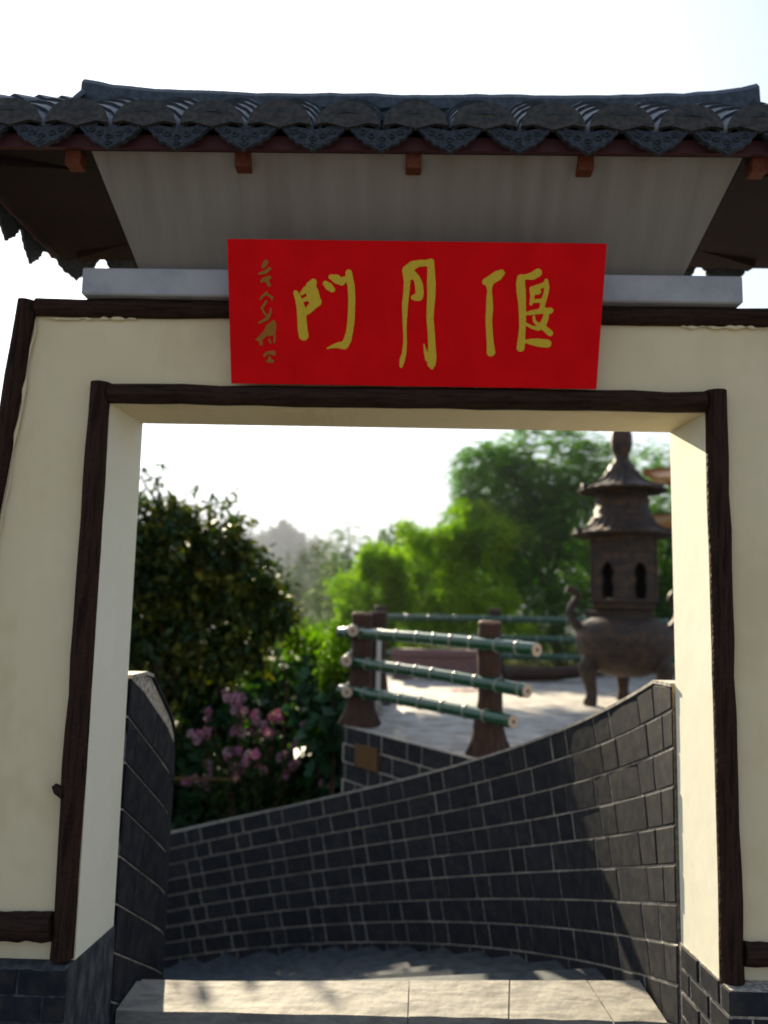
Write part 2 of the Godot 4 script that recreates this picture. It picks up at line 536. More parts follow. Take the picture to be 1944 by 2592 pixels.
# ================================================================ gateway
func gateway():
	var g := thing("gateway", "cream plastered gateway framed in dark logs under a small grey tiled roof", "gateway")
	# --- plastered wall with its opening
	var st := start()
	var top := 2.60
	var foot := 0.2
	var edge := func(y: float) -> float: return 1.465 + 0.098 * (2.6 - y)
	var oh := 2.245
	for s in [-1.0, 1.0]:
		var fo: float = 1.135 * s
		var bo: float = 1.110 * s
		var et: float = edge.call(top) * s
		var eb: float = edge.call(foot) * s
		var P := [Vector3(fo, foot, 0), Vector3(eb, foot, 0), Vector3(et, top, 0), Vector3(fo, top, 0), Vector3(bo, foot, -.33), Vector3(eb, foot, -.33), Vector3(et, top, -.33), Vector3(bo, top, -.33)]
		var J := [Vector3(fo, oh, 0), Vector3(bo, oh, -.33)]
		quad(st, P[0], P[1], P[2], P[3])
		quad(st, P[4], P[7], P[6], P[5])
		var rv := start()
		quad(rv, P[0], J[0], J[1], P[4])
		put("reveal", done(rv), M.bounce_plaster, g)
		quad(st, P[1], P[5], P[6], P[2])
		quad(st, P[3], P[2], P[6], P[7])
	quad(st, Vector3(-1.135, oh, 0), Vector3(-1.135, top, 0), Vector3(1.135, top, 0), Vector3(1.135, oh, 0))
	quad(st, Vector3(-1.11, oh, -.33), Vector3(1.11, oh, -.33), Vector3(1.11, top, -.33), Vector3(-1.11, top, -.33))
	quad(st, Vector3(-1.135, oh, 0), Vector3(1.135, oh, 0), Vector3(1.11, oh, -.33), Vector3(-1.11, oh, -.33))
	quad(st, Vector3(-1.135, top, 0), Vector3(-1.11, top, -.33), Vector3(1.11, top, -.33), Vector3(1.135, top, 0))
	put("plaster_wall", done(st), M.plaster, g)
	# --- logs
	var logs := [
		[Vector3(-1.175, 0.235, .012), Vector3(-1.172, 2.325, .012), .040], [Vector3(1.172, 0.215, .012), Vector3(1.172, 2.33, .012), .040],
		[Vector3(-1.133, 2.284, .010), Vector3(1.133, 2.284, .010), .040],
		[Vector3(-1.72, 0.24, .010), Vector3(-1.478, 2.645, .010), .038], [Vector3(1.72, 0.24, .010), Vector3(1.478, 2.645, .010), .038],
		[Vector3(-1.44, 2.622, .008), Vector3(1.44, 2.622, .008), .036],
		[Vector3(-1.66, 0.335, .014), Vector3(-1.215, 0.340, .014), .050], [Vector3(1.215, 0.315, .012), Vector3(1.66, 0.315, .012), .040]]
	for i in logs.size():
		var s := start()
		var pts := []
		var rad := []
		var n := 16
		for k in n + 1:
			var p: Vector3 = logs[i][0].lerp(logs[i][1], k / float(n))
			p += Vector3(rng.randf_range(-.003, .003), rng.randf_range(-.003, .003), 0)
			var r: float = logs[i][2] * rng.randf_range(.95, 1.06)
			if i == 0 and (k == 5 or k == 6): r *= 1.18 if k == 5 else 1.10
			if i == 0 and k == 8: r *= 1.10
			pts.append(p)
			rad.append(r)
		tube(s, pts, rad, 12, true, 0.035)
		put("log", done(s), M.dark_log if i in [0, 1, 3, 4] else M.dark_log_x, g)
	var kn := start()
	tube(kn, [Vector3(-1.20, .80, .03), Vector3(-1.225, .815, .035), Vector3(-1.238, .83, .036)], [.022, .018, .010], 8)
	put("log_knot", done(kn), M.dark_log, g)
	# pale paint smeared along the inner edges of the outer logs
	for e2 in [[Vector3(-1.535, 1.55, .012), Vector3(-1.440, 2.575, .012)], [Vector3(-1.425, 2.580, .010), Vector3(-1.05, 2.581, .010)], [Vector3(1.05, 2.581, .010), Vector3(1.42, 2.580, .010)]]:
		var sm := start()
		var ps := []
		var rs := []
		for k in 19:
			ps.append(e2[0].lerp(e2[1], k / 18.0) + Vector3(rng.randf_range(-.004, .004), rng.randf_range(-.004, .004), 0))
			rs.append(maxf(.001, rng.randf_range(-.003, .009)))
		tube(sm, ps, rs, 6)
		put("paint_smear", done(sm), M.plaster, g)
	# --- ledge
	put("ledge", boxed(Vector3(2.52, .108, .46), Vector3(.008, 2.711, -.165), .006), M.pale_cement, g)
	# --- flaring plaster cove under the eaves
	var c := start()
	var lo := [Vector3(-1.045, 2.766, .0), Vector3(1.055, 2.766, .0), Vector3(1.055, 2.766, -.33), Vector3(-1.045, 2.766, -.33)]
	var hi := [Vector3(-1.15, 3.10, .305), Vector3(1.18, 3.10, .305), Vector3(1.18, 3.10, -.635), Vector3(-1.15, 3.10, -.635)]
	hexa(c, lo + hi)
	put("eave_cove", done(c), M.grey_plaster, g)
	# --- plinths of small bricks
	for s in [-1.0, 1.0]:
		var core := start()
		var a := 1.137
		var b := 1.105
		var e := 1.74
		var P := []
		for y in [-.27, .225]:
			var ring := [Vector3(s * a, y, .085), Vector3(s * e, y, .085), Vector3(s * e, y, -.335), Vector3(s * b, y, -.335)]
			if s < 0: ring = [ring[1], ring[0], ring[3], ring[2]]
			P += ring
		hexa(core, P)
		var pl := put("plinth", done(core), M.plinth_render if s < 0 else M.mortar, g)
		# bricks on the front, and on the reveal of the sunny side
		var course := 0.087
		for row in 6:
			var y0 := .232 - course * (row + 1)
			var x := a - 0.004 - (0.09 if row % 2 else 0.0)
			while x < e - .02:
				var x1 := minf(x + .17, e)
				var x0 := maxf(x, a - .004)
				if x1 - x0 > .03:
					var f := [Vector3(s * x0, y0, .092), Vector3(s * (x1 - .011), y0, .092), Vector3(s * (x1 - .011), y0 + course - .011, .092), Vector3(s * x0, y0 + course - .011, .092)]
					if s < 0: f = [f[1], f[0], f[3], f[2]]
					put("brick", brick(f, Vector3.BACK, .02, .004), M["brick_%d" % rng.randi_range(0, 5)], pl)
				x += .17
			if s > 0:
				var z := .085 - (0.085 if row % 2 else 0.0) + 0.085
				while z > -.33:
					var z0 := minf(z, .088)
					var z1 := maxf(z - .155, -.332)
					if z0 - z1 > .03:
						var px := func(zz: float) -> float: return 1.131 - .0757 * (.085 - zz)
						var f := [Vector3(px.call(z0), y0, z0), Vector3(px.call(z1 + .011), y0, z1 + .011), Vector3(px.call(z1 + .011), y0 + course - .011, z1 + .011), Vector3(px.call(z0), y0 + course - .011, z0)]
						put("brick", brick(f, Vector3.LEFT, .02, .004), M["brick_%d" % rng.randi_range(0, 5)], pl)
					z -= .166
	roof(g)

func roof(g: Node3D):
	var x0 := -1.69
	var x1 := 1.75
	var z0 := -.665
	var z1 := .335
	var ye := 3.125
	var yr := 3.50
	var ra := -1.36
	var rb := 1.42
	var zr := -.165
	var st := start()
	# the boarded underside and the four slopes under the tiles
	var e := [Vector3(x0, ye, z1), Vector3(x1, ye, z1), Vector3(x1, ye, z0), Vector3(x0, ye, z0)]
	var r := [Vector3(ra, yr, zr), Vector3(rb, yr, zr)]
	quad(st, e[0], r[0], r[1], e[1])
	quad(st, e[2], r[1], r[0], e[3])
	tri(st, e[3], r[0], e[0])
	tri(st, e[1], r[1], e[2])
	var dn := Vector3(0, -.022, 0)
	var so := []
	for v in e: so.append(Vector3(v.x - signf(v.x) * .05, v.y + dn.y, v.z - signf(v.z - zr) * .03))
	quad(st, so[0], so[1], so[2], so[3])
	for k in 4: quad(st, e[k], e[(k + 1) % 4], so[(k + 1) % 4], so[k])
	var rf := put("roof", done(st), M.soffit, g)
	# eave boards
	var ring := [[Vector3(x0, 3.122, z1 - .01), Vector3(x1, 3.122, z1 - .01)], [Vector3(x0, 3.145, z0 + .01), Vector3(x1, 3.145, z0 + .01)], [Vector3(x0 + .01, 3.145, z0 + .02), Vector3(x0 + .01, 3.145, z1 - .03)], [Vector3(x1 - .01, 3.145, z0 + .02), Vector3(x1 - .01, 3.145, z1 - .03)]]
	for b in ring:
		var d: Vector3 = b[1] - b[0]
		put("eave_board", boxed(Vector3(absf(d.x) + .02, .05, absf(d.z) + .02), (b[0] + b[1]) * .5), M.eave_board, rf)
	# rafter ends
	for side in [1.0, -1.0]:
		for k in 5:
			var x := -1.215 + .6135 * k
			var zc := .245 if side > 0 else -.575
			put("rafter_end", boxed(Vector3(.056, .054, .06), Vector3(x, 3.074, zc + .036 * side), .003), M.rafter, g)
	for s in [[x0, z1], [x1, z1], [x0, z0], [x1, z0]]:
		var a := Vector3(s[0] * .90, 3.10, s[1] * .80 - .03)
		var b := Vector3(-1.1 if s[0] < 0 else 1.13, 3.16, .1 if s[1] > 0 else -.43)
		var s2 := start()
		var dir := (b - a).normalized()
		var bs := Basis(dir, Vector3.UP, dir.cross(Vector3.UP).normalized()).orthonormalized()
		box(s2, Transform3D(bs, (a + b) * .5 + Vector3(0, -.01, 0)), Vector3((b - a).length(), .05, .05))
		put("hip_rafter", done(s2), M.soffit, g)
	# --- tiles: rows run up each slope
	var cover := tile_mesh(false)
	var pan := tile_mesh(true)
	var face := eave_face()
	var drip := drip_plate()
	var rim := drip_relief()
	# slopes: origin on the eave, along, uphill (horizontal), length of eave, depth
	var sp := .239
	var slopes := [
		[Vector3(0, ye, z1), Vector3.RIGHT, Vector3.FORWARD, x0, x1, zr, true],
		[Vector3(0, ye, z0), Vector3.LEFT, Vector3.BACK, -x1, -x0, zr, true],
		[Vector3(x0, ye, 0), Vector3.BACK, Vector3.RIGHT, z0, z1, 0.0, false],
		[Vector3(x1, ye, 0), Vector3.FORWARD, Vector3.LEFT, -z1, -z0, 0.0, false]]
	for sl in slopes:
		var along: Vector3 = sl[1]
		var uphill: Vector3 = sl[2]
		var run: float = .50 if sl[6] else .33
		var up := (uphill * run + Vector3.UP * (yr - ye)).normalized()
		var nrm := along.cross(up)
		if nrm.y < 0: nrm = -nrm
		var bs := Basis(along, nrm, -up)
		var lenr := sqrt(run * run + (yr - ye) * (yr - ye))
		var first: float
		if sl[6]: first = -.222 - .239 * 6 if sl[2] == Vector3.FORWARD else -1.63
		else: first = -.52 - .1195 if sl[2] == Vector3.RIGHT else -.20 - .239
		var n := 15 if sl[6] else 4
		for i in n:
			var a := first + sp * i
			if a > sl[4] + .02: break
			for half in 2:
				var b: float = a + half * sp * .5
				if b > sl[4] + .03: continue
				var base: Vector3 = sl[0] + along * b
				# how far up the slope this row reaches before it meets the hip
				var reach := lenr
				var inset := minf(b - sl[3], sl[4] - b)
				if sl[6]: reach *= clampf(inset / .33, .16, 1.0)
				else: reach *= clampf(inset / .5, .2, 1.0)
				var m := cover if half == 0 else pan
				var step := .135
				var k := 0
				while k * step < reach - .04:
					var o := put("cover_tile" if half == 0 else "pan_tile", m, M["tile_%d" % rng.randi_range(0, 2)], rf)
					var lift := .040 if half == 0 else .0
					o.transform = Transform3D(bs * Basis(Vector3.RIGHT, -.09) * Basis(Vector3.UP, rng.randf_range(-.02, .02)), base + up * (k * step + .0) + nrm * lift)
					k += 1
				if half == 0:
					var f := put("eave_tile", face, M.tile_face, rf)
					f.transform = Transform3D(Basis(along, Vector3.UP, along.cross(Vector3.UP)), base - uphill * .050 + Vector3(0, .034, 0)) * Transform3D(Basis(Vector3.RIGHT, rng.randf_range(-.03, .03) - .06), Vector3.ZERO)
				else:
					var f := put("drip_tile", drip, M.drip_face, rf)
					f.transform = Transform3D(Basis(along, Vector3.UP, along.cross(Vector3.UP)), base - uphill * .044 + Vector3(0, .004, 0)) * Transform3D(Basis(Vector3.RIGHT, (-.16 if sl[2] == Vector3.FORWARD else .0) + rng.randf_range(-.03, .03)).scaled(Vector3(1, 1, 1) if sl[2] == Vector3.FORWARD else Vector3(1.06, 1.3, 1)), Vector3.ZERO)
					var rl := put("drip_ornament", rim, M.drip_face, rf)
					rl.transform = f.transform
	# --- ridge: a coping wall with swept-up ends
	var s := start()
	var n2 := 46
	var last := []
	for i in n2 + 1:
		var t := i / float(n2)
		var x := lerpf(ra - .02, rb + .015, t)
		var endness := pow(absf(t - .5) * 2.0, 5.0)
		var y := 3.622 + .058 * endness + rng.randf_range(-.003, .003) + (.004 if int(t * 9.0) % 2 else 0.0)
		var w := .060
		var cur := [Vector3(x, 3.40, zr + .075), Vector3(x, y - .03, zr + w), Vector3(x, y, zr + w * .6), Vector3(x, y, zr - w * .6), Vector3(x, y - .03, zr - w), Vector3(x, 3.40, zr - .075)]
		if i > 0:
			for k in 5: quad(s, last[k], last[k + 1], cur[k + 1], cur[k])
		if i == 0 or i == n2:
			for k in range(1, 5):
				if i == 0: tri(s, cur[0], cur[k + 1], cur[k])
				else: tri(s, cur[0], cur[k], cur[k + 1])
		last = cur
	put("ridge", done(s), M.tile_1, rf)
	# the hip copings, stepped tiles climbing to the ridge ends
	for hp in [[Vector3(x0, ye + .09, z1), Vector3(ra, 3.53, zr)], [Vector3(x1, ye + .09, z1), Vector3(rb, 3.53, zr)], [Vector3(x0, ye + .09, z0), Vector3(ra, 3.53, zr)], [Vector3(x1, ye + .09, z0), Vector3(rb, 3.53, zr)]]:
		var d: Vector3 = hp[1] - hp[0]
		for k in 6:
			var p: Vector3 = hp[0] + d * ((k + .5) / 6.0)
			var dir := d.normalized()
			var sd := dir.cross(Vector3.UP).normalized()
			var h := start()
			tube(h, [p - dir * .075, p + dir * .075], [.080, .064], 10)
			put("hip_tile", done(h), M["tile_%d" % (k % 3)], rf)

func tile_mesh(hollow: bool) -> ArrayMesh:
	# an arched shell .16 long; origin at the downhill end on the bed, -z uphill
	var st := start()
	var w := .108 if not hollow else .10
	var hh := .070 if not hollow else .035
	var n := 8
	var th := .013
	for pass_ in 1:
		var rows := []
		for zz in [0.0, -.165]:
			var o := []
			var i2 := []
			for k in n + 1:
				var a := PI * k / n
				var sx := -cos(a)
				var sy := sin(a) if not hollow else 1.0 - sin(a)
				o.append(Vector3(sx * w, sy * hh, zz))
				i2.append(Vector3(sx * (w - th), (sy * (hh - th)) if not hollow else sy * hh - th, zz))
			rows.append([o, i2])
		st.set_smooth_group(1)
		for k in n:
			quad(st, rows[0][0][k], rows[1][0][k], rows[1][0][k + 1], rows[0][0][k + 1])
			quad(st, rows[0][1][k + 1], rows[1][1][k + 1], rows[1][1][k], rows[0][1][k])
		st.set_smooth_group(-1)
		for k in n:
			quad(st, rows[0][0][k], rows[0][0][k + 1], rows[0][1][k + 1], rows[0][1][k])
	return done(st)

func eave_face() -> ArrayMesh:
	# the fan-shaped end of a cover-tile row, with a raised border
	var st := start()
	var pts := PackedVector2Array()
	for k in 15:
		var a := PI * k / 14.0
		pts.append(Vector2(cos(a) * .112, sin(a) * .094))
	pts.append(Vector2(-.07, .008))
	pts.append(Vector2(-.03, -.004))
	pts.append(Vector2(0, -.012))
	pts.append(Vector2(.03, -.004))
	pts.append(Vector2(.07, .008))
	plate(st, pts, -.012, .004)
	return done(st)

func drip_outline(k: float) -> PackedVector2Array:
	var half := [Vector2(.106, .046), Vector2(.110, .016), Vector2(.090, -.004), Vector2(.086, -.018), Vector2(.068, -.026), Vector2(.060, -.042), Vector2(.040, -.046), Vector2(.026, -.060), Vector2(.012, -.064)]
	var pts := PackedVector2Array()
	for p in half: pts.append(Vector2(p.x, p.y) * k)
	pts.append(Vector2(0, -.078) * k)
	for i in range(half.size() - 1, -1, -1): pts.append(Vector2(-half[i].x, half[i].y) * k)
	pts.append(Vector2(-.06, .026) * k)
	pts.append(Vector2(0, .014) * k)
	pts.append(Vector2(.06, .026) * k)
	return pts

func drip_plate() -> ArrayMesh:
	var st := start()
	plate(st, drip_outline(1.0), -.008, .004)
	return done(st)

func drip_relief() -> ArrayMesh:
	var st := start()
	var o := drip_outline(.93)
	var pts := []
	var rr := []
	for i in o.size() - 3:
		pts.append(Vector3(o[i].x, o[i].y - .002, .005))
		rr.append(.0045)
	tube(st, pts, rr, 5)
	for c in [Vector2(0, -.022), Vector2(-.035, -.010), Vector2(.035, -.010), Vector2(0, -.048), Vector2(-.065, .006), Vector2(.065, .006)]:
		var ring := []
		var r2 := []
		for k in 7:
			var a := TAU * k / 6.0
			ring.append(Vector3(c.x + cos(a) * .011, c.y + sin(a) * .009, .005))
			r2.append(.004)
		tube(st, ring, r2, 4, false)
	return done(st)

# ================================================================ name board
func field_mesh(text: String, step := .0035) -> ArrayMesh:
	# brush strokes "x y r,x y r|..." in millimetres; the outline is where their joined distance field crosses zero
	var caps := []
	var lo := Vector2(1e9, 1e9)
	var hi := -lo
	for stroke in text.split("|"):
		var prev = null
		for p in stroke.split(","):
			var q := p.split_floats(" ")
			var v := Vector3(q[0], q[1], q[2]) * .001
			lo = lo.min(Vector2(v.x - v.z, v.y - v.z))
			hi = hi.max(Vector2(v.x + v.z, v.y + v.z))
			if prev != null: caps.append([prev, v])
			prev = v
	lo -= Vector2.ONE * .012
	var nx := int((hi.x - lo.x + .012) / step) + 2
	var ny := int((hi.y - lo.y + .012) / step) + 2
	var f := PackedFloat32Array()
	f.resize(nx * ny)
	f.fill(.01)
	for c in caps:
		var a := Vector2(c[0].x, c[0].y)
		var b := Vector2(c[1].x, c[1].y)
		var rm := maxf(c[0].z, c[1].z) + .012
		var i0 := maxi(0, int((minf(a.x, b.x) - rm - lo.x) / step))
		var i1 := mini(nx - 1, int((maxf(a.x, b.x) + rm - lo.x) / step) + 1)
		var j0 := maxi(0, int((minf(a.y, b.y) - rm - lo.y) / step))
		var j1 := mini(ny - 1, int((maxf(a.y, b.y) + rm - lo.y) / step) + 1)
		var ab := b - a
		var l2 := maxf(ab.length_squared(), 1e-9)
		for j in range(j0, j1 + 1):
			for i in range(i0, i1 + 1):
				var p := lo + Vector2(i, j) * step
				var t := clampf((p - a).dot(ab) / l2, 0.0, 1.0)
				var d: float = p.distance_to(a + ab * t) - lerpf(c[0].z, c[1].z, t)
				if d < f[j * nx + i]: f[j * nx + i] = d
	var st := start()
	var top := .0032
	for j in ny - 1:
		for i in nx - 1:
			var q := [f[j * nx + i], f[j * nx + i + 1], f[(j + 1) * nx + i + 1], f[(j + 1) * nx + i]]
			if minf(minf(q[0], q[1]), minf(q[2], q[3])) >= 0.0: continue
			var pos := [lo + Vector2(i, j) * step, lo + Vector2(i + 1, j) * step, lo + Vector2(i + 1, j + 1) * step, lo + Vector2(i, j + 1) * step]
			var poly := []
			var cut := []
			for k in 4:
				var m := (k + 1) % 4
				if q[k] < 0.0: poly.append(pos[k])
				if (q[k] < 0.0) != (q[m] < 0.0):
					var x: Vector2 = pos[k].lerp(pos[m], q[k] / (q[k] - q[m]))
					poly.append(x)
					cut.append(x)
			for k in range(1, poly.size() - 1):
				tri(st, Vector3(poly[0].x, poly[0].y, top), Vector3(poly[k + 1].x, poly[k + 1].y, top), Vector3(poly[k].x, poly[k].y, top))
			if cut.size() == 2:
				quad(st, Vector3(cut[0].x, cut[0].y, top), Vector3(cut[1].x, cut[1].y, top), Vector3(cut[1].x, cut[1].y, 0), Vector3(cut[0].x, cut[0].y, 0))
	return done(st)

func plaque():
	var w := 1.376
	var h := .522
	var p := thing("name_board", "red name board with gold brush characters leaning out over the gate opening", "sign")
	var lean := atan2(.18, .49)
	p.position = Vector3(.027 - w / 2, 2.318, .052)
	p.rotation.x = lean
	put("board", boxed(Vector3(w, h, .022), Vector3(w / 2, h / 2, -.011), .002), M.sign_red, p)
	var words := [
		"944 383 12,967 392 17,987 405 18,1000 414 13|959 378 15,960 353 8,961 330 11,963 289 13,962 247 12,966 205 12,971 163 13,975 131 16|1133 417 15,1115 406 14,1089 402 9,1073 396 15,1072 379 16,1076 350 17,1081 311 14,1085 269 13,1087 227 12,1086 185 13,1084 149 15|1113 361 8,1142 369 9,1165 377 10|1165 390 7,1169 367 9,1166 342 9,1159 317 10,1154 288 9|1113 361 8,1118 334 8,1114 307 6|1117 346 9,1140 350 9|1133 363 10,1134 350 9|1119 317 7,1140 318 7,1157 320 7|1099 272 6,1125 277 9,1156 282 10,1186 284 11|1174 280 10,1170 255 11,1161 232 13,1146 219 8,1123 223 6,1101 234 5|1127 261 5,1130 244 5,1144 234 7,1163 224 10,1190 203 11|1099 172 5,1121 171 11,1151 168 15,1182 165 15",
		"661 417 22,658 381 12,656 341 11,652 301 11,652 261 9,652 224 7,654 189 6,655 159 7,652 122 8,645 95 10,642 74 6|659 421 17,677 437 16,701 445 12,726 446 11,744 451 11|743 447 12,745 411 14,747 372 16,748 332 15,746 291 14,745 251 13,751 200 13,755 149 14,756 108 17,755 86 16,757 71 7|725 157 2,731 129 6,741 102 10|677 405 15,694 391 12,702 367 15,705 343 15,703 327 15,691 325 13,681 324 8",
		"249 335 9,260 309 13,268 279 16,271 242 17,273 206 18,277 181 18|314 373 13,305 358 19,310 337 23,316 315 23,327 304 17,314 292 15,295 273 13,278 264 13|271 333 7,286 348 11|273 308 6,292 315 9|359 369 10,371 359 14,384 348 10|379 393 9,399 386 16,418 376 13,429 386 10|444 408 12,446 388 14,453 361 13,456 316 13,455 280 13,453 234 13,448 198 13,440 166 14,429 148 15,406 148 11,384 143 6,363 135 2"]
	for t in words:
		put("character", field_mesh(t), M.gold, p)
	var sig := "141 442 9,131 426 7|154 419 6,138 407 7,115 401 4|152 388 7,134 380 9,122 374 4|144 375 6,152 361 6|141 332 6,127 322 4,117 309 3|147 326 4,161 317 5,161 307 2|139 301 5,128 285 5,122 278 4,132 260 4,142 252 4|157 278 3,152 256 5,141 241 7,123 231 5,110 225 3#165 227 8,149 209 13,139 192 11,114 168 9,100 164 4|112 168 8,118 148 6|149 190 14,161 190 10,171 206 5,169 223 5|169 184 4,167 156 4|148 164 4,154 152 3#129 106 5,137 116 5,163 117 8,165 113 7|147 101 4,151 87 8,139 85 4,159 85 6"
	for t in sig.split("#"):
		put("signature_mark", field_mesh(t, .0025), M.old_gold, p)

# ================================================================ stairs and their walls
func sector(st: SurfaceTool, r0: float, r1: float, a0: float, a1: float, y0: float, y1: float, n := 4):
	for k in n:
		var p := []
		var b0 := lerpf(a0, a1, k / float(n))
		var b1 := lerpf(a0, a1, (k + 1) / float(n))
		var q := [on_arc(r0, b0), on_arc(r1, b0), on_arc(r1, b1), on_arc(r0, b1)]
		for v in q: p.append(v + Vector3(0, y0, 0))
		for v in q: p.append(v + Vector3(0, y1, 0))
		quad(st, p[4], p[7], p[6], p[5])
		quad(st, p[1], p[5], p[6], p[2])
		quad(st, p[3], p[7], p[4], p[0])
		if k == 0: quad(st, p[0], p[4], p[5], p[1])
		if k == n - 1: quad(st, p[2], p[6], p[7], p[3])

func stairs():
	var s := thing("stone_stairs", "winding grey stone stairs going down between two curved brick walls behind the gate", "stairs")
	var top := start()
	# the top landing: four slabs of slate with open joints
	var cuts := [-1.095, .055, .45, .86, 1.075]
	var slant := [0.0, .01, .05, -.02, 0.0]
	var lt := put("landing", boxed(Vector3(2.14, .16, .30), Vector3(-.01, -.235, -.56)), M.tread_stone, s)
	put("mortar_bed", boxed(Vector3(2.14, .04, .27), Vector3(-.01, -.1275, -.525)), M.slate, lt)
	for i in 4:
		var a := Vector2(cuts[i] + .003, cuts[i] + slant[i] + .003)
		var b := Vector2(cuts[i + 1] - .003, cuts[i + 1] + slant[i + 1] - .003)
		var zb := func(x: float) -> float: return -.628 - .0715 * (x + 1.02)
		var zf := func(x: float) -> float: return -.362 - .02 * (x + 1.02)
		var st := start()
		var y := -.1 + rng.randf_range(-.002, .002)
		var nseg := 8
		for k in nseg:
			var u0 := k / float(nseg)
			var u1 := (k + 1) / float(nseg)
			var fx0 := lerpf(a.x, b.x, u0)
			var fx1 := lerpf(a.x, b.x, u1)
			var bx0 := lerpf(a.y, b.y, u0)
			var bx1 := lerpf(a.y, b.y, u1)
			var w0: float = zf.call(fx0) + .004 * sin(fx0 * 31.0)
			var w1: float = zf.call(fx1) + .004 * sin(fx1 * 31.0)
			var P := [Vector3(fx0, y - .05, w0), Vector3(fx1, y - .05, w1), Vector3(bx1, y - .05, zb.call(bx1)), Vector3(bx0, y - .05, zb.call(bx0)),
				Vector3(fx0, y, w0), Vector3(fx1, y, w1), Vector3(bx1, y, zb.call(bx1)), Vector3(bx0, y, zb.call(bx0))]
			quad(st, P[7], P[6], P[5], P[4])
			quad(st, P[1], P[0], P[4], P[5])
			quad(st, P[3], P[2], P[6], P[7])
			if k == 0: quad(st, P[0], P[3], P[7], P[4])
			if k == nseg - 1: quad(st, P[2], P[1], P[5], P[6])
		put("paving_stone", done(st), M.slate, lt)
	for k in 16:
		var st := start()
		var a0 := 5.75 + 4.6 * k
		var y := -.1 - .15 * (k + 1)
		sector(st, (R_IN - .095) if k < 3 else 2.6, R_OUT - .004, a0 - .35, a0 + 4.6, y - .30, y, 3)
		put("step", done(st), M.tread_stone, s)

# a wall that follows a plan curve and steps down with the stairs; at(s) and out(s) give a point of its face and the way it faces, s metres along
func stair_wall(called: String, label: String, at: Callable, out: Callable, top: Callable, c: float, slope: float, course: float, length: float, rows: int, thick: float, mirror: bool, recess := .004):
	var w := thing(called, label, "wall")
	var st := start()
	st.set_smooth_group(1)
	var cp := start()
	var level := start()
	var descent := start()
	var n := int(length / .10)
	for i in n:
		cp = level if mirror or i < 3 else descent
		var s0 := length * i / n
		var s1 := length * (i + 1) / n
		var q := []
		var k := []
		var p := []
		for v in [[s0, 0], [s1, 0], [s1, 1], [s0, 1]]:
			var s: float = v[0]
			var hi: float = top.call(s) - .004
			var y := hi if v[1] == 1 else minf(c - slope * s - course * rows, hi - .2)
			var a: Vector3 = at.call(s)
			var o: Vector3 = out.call(s)
			q.append(Vector3(a.x, y, a.z) - o * recess)
			k.append(Vector3(a.x, y, a.z) - o * thick)
		for dy in [-.003, .012]:
			for v in [[s0, .005], [s1, .005], [s1, -thick], [s0, -thick]]:
				var a: Vector3 = at.call(v[0]) + out.call(v[0]) * v[1]
				p.append(Vector3(a.x, top.call(v[0]) + dy, a.z))
		if mirror:
			quad(st, q[3], q[2], q[1], q[0])
			quad(st, k[0], k[1], k[2], k[3])
			quad(cp, p[7], p[6], p[5], p[4])
			quad(cp, p[4], p[5], p[1], p[0])
			quad(cp, p[6], p[7], p[3], p[2])
		else:
			quad(st, q[0], q[1], q[2], q[3])
			quad(st, k[3], k[2], k[1], k[0])
			quad(cp, p[4], p[5], p[6], p[7])
			quad(cp, p[0], p[1], p[5], p[4])
			quad(cp, p[2], p[3], p[7], p[6])
		if i == 0:
			quad(st, q[0], q[3], k[3], k[0])
			quad(cp, p[0], p[4], p[7], p[3])
		if i == n - 1:
			quad(st, q[1], k[1], k[2], q[2])
			quad(cp, p[1], p[2], p[6], p[5])
	put("mortar_core", done(st), M.mortar, w)
	put("coping", done(level), M.cap_cement, w)
	if not mirror: put("coping", done(descent), M.brick_4, w)
	# bricks: a long and a short one in turn, courses that follow the stairs, joints square to the course
	var joint := .0085
	for row in rows:
		var s := -.13 - (.27 if row % 2 else 0.0) - rng.randf_range(0, .03)
		var long_one := row % 2 == 0
		while s < length:
			var l := (.355 if long_one and (mirror or s < .25) else .185) * rng.randf_range(.97, 1.03)
			var s0 := maxf(s, 0.0)
			var s1 := minf(s + l - joint, length)
			s += l
			long_one = not long_one
			if s1 - s0 < .035: continue
			var lean := course * slope / (1.0 + slope * slope)
			# short pieces where the wall bends sharply
			var f := []
			for v in [[s0, 1.0], [s1, 1.0], [s1, 0.0], [s0, 0.0]]:
				var y0: float = c - course * (row + v[1]) - (joint * .5 if v[1] == 0.0 else -joint * .5)
				var ss: float = v[0] + lean * (.5 - v[1]) * clampf(v[0] / .4, 0, 1)
				ss = clampf(ss, 0.0, length)
				var y := y0 - slope * ss
				if v[1] == 0.0: y = minf(y, top.call(ss) - .005)
				var a: Vector3 = at.call(ss)
				f.append(Vector3(a.x, y, a.z))
			if f[3].y - f[0].y < .02 or f[2].y - f[1].y < .02: continue
			var nn: Vector3 = out.call((s0 + s1) * .5)
			if mirror: f = [f[1], f[0], f[3], f[2]]
			put("brick", brick(f, nn, .03, .005), M["brick_%d" % rng.randi_range(0, 5)], w)

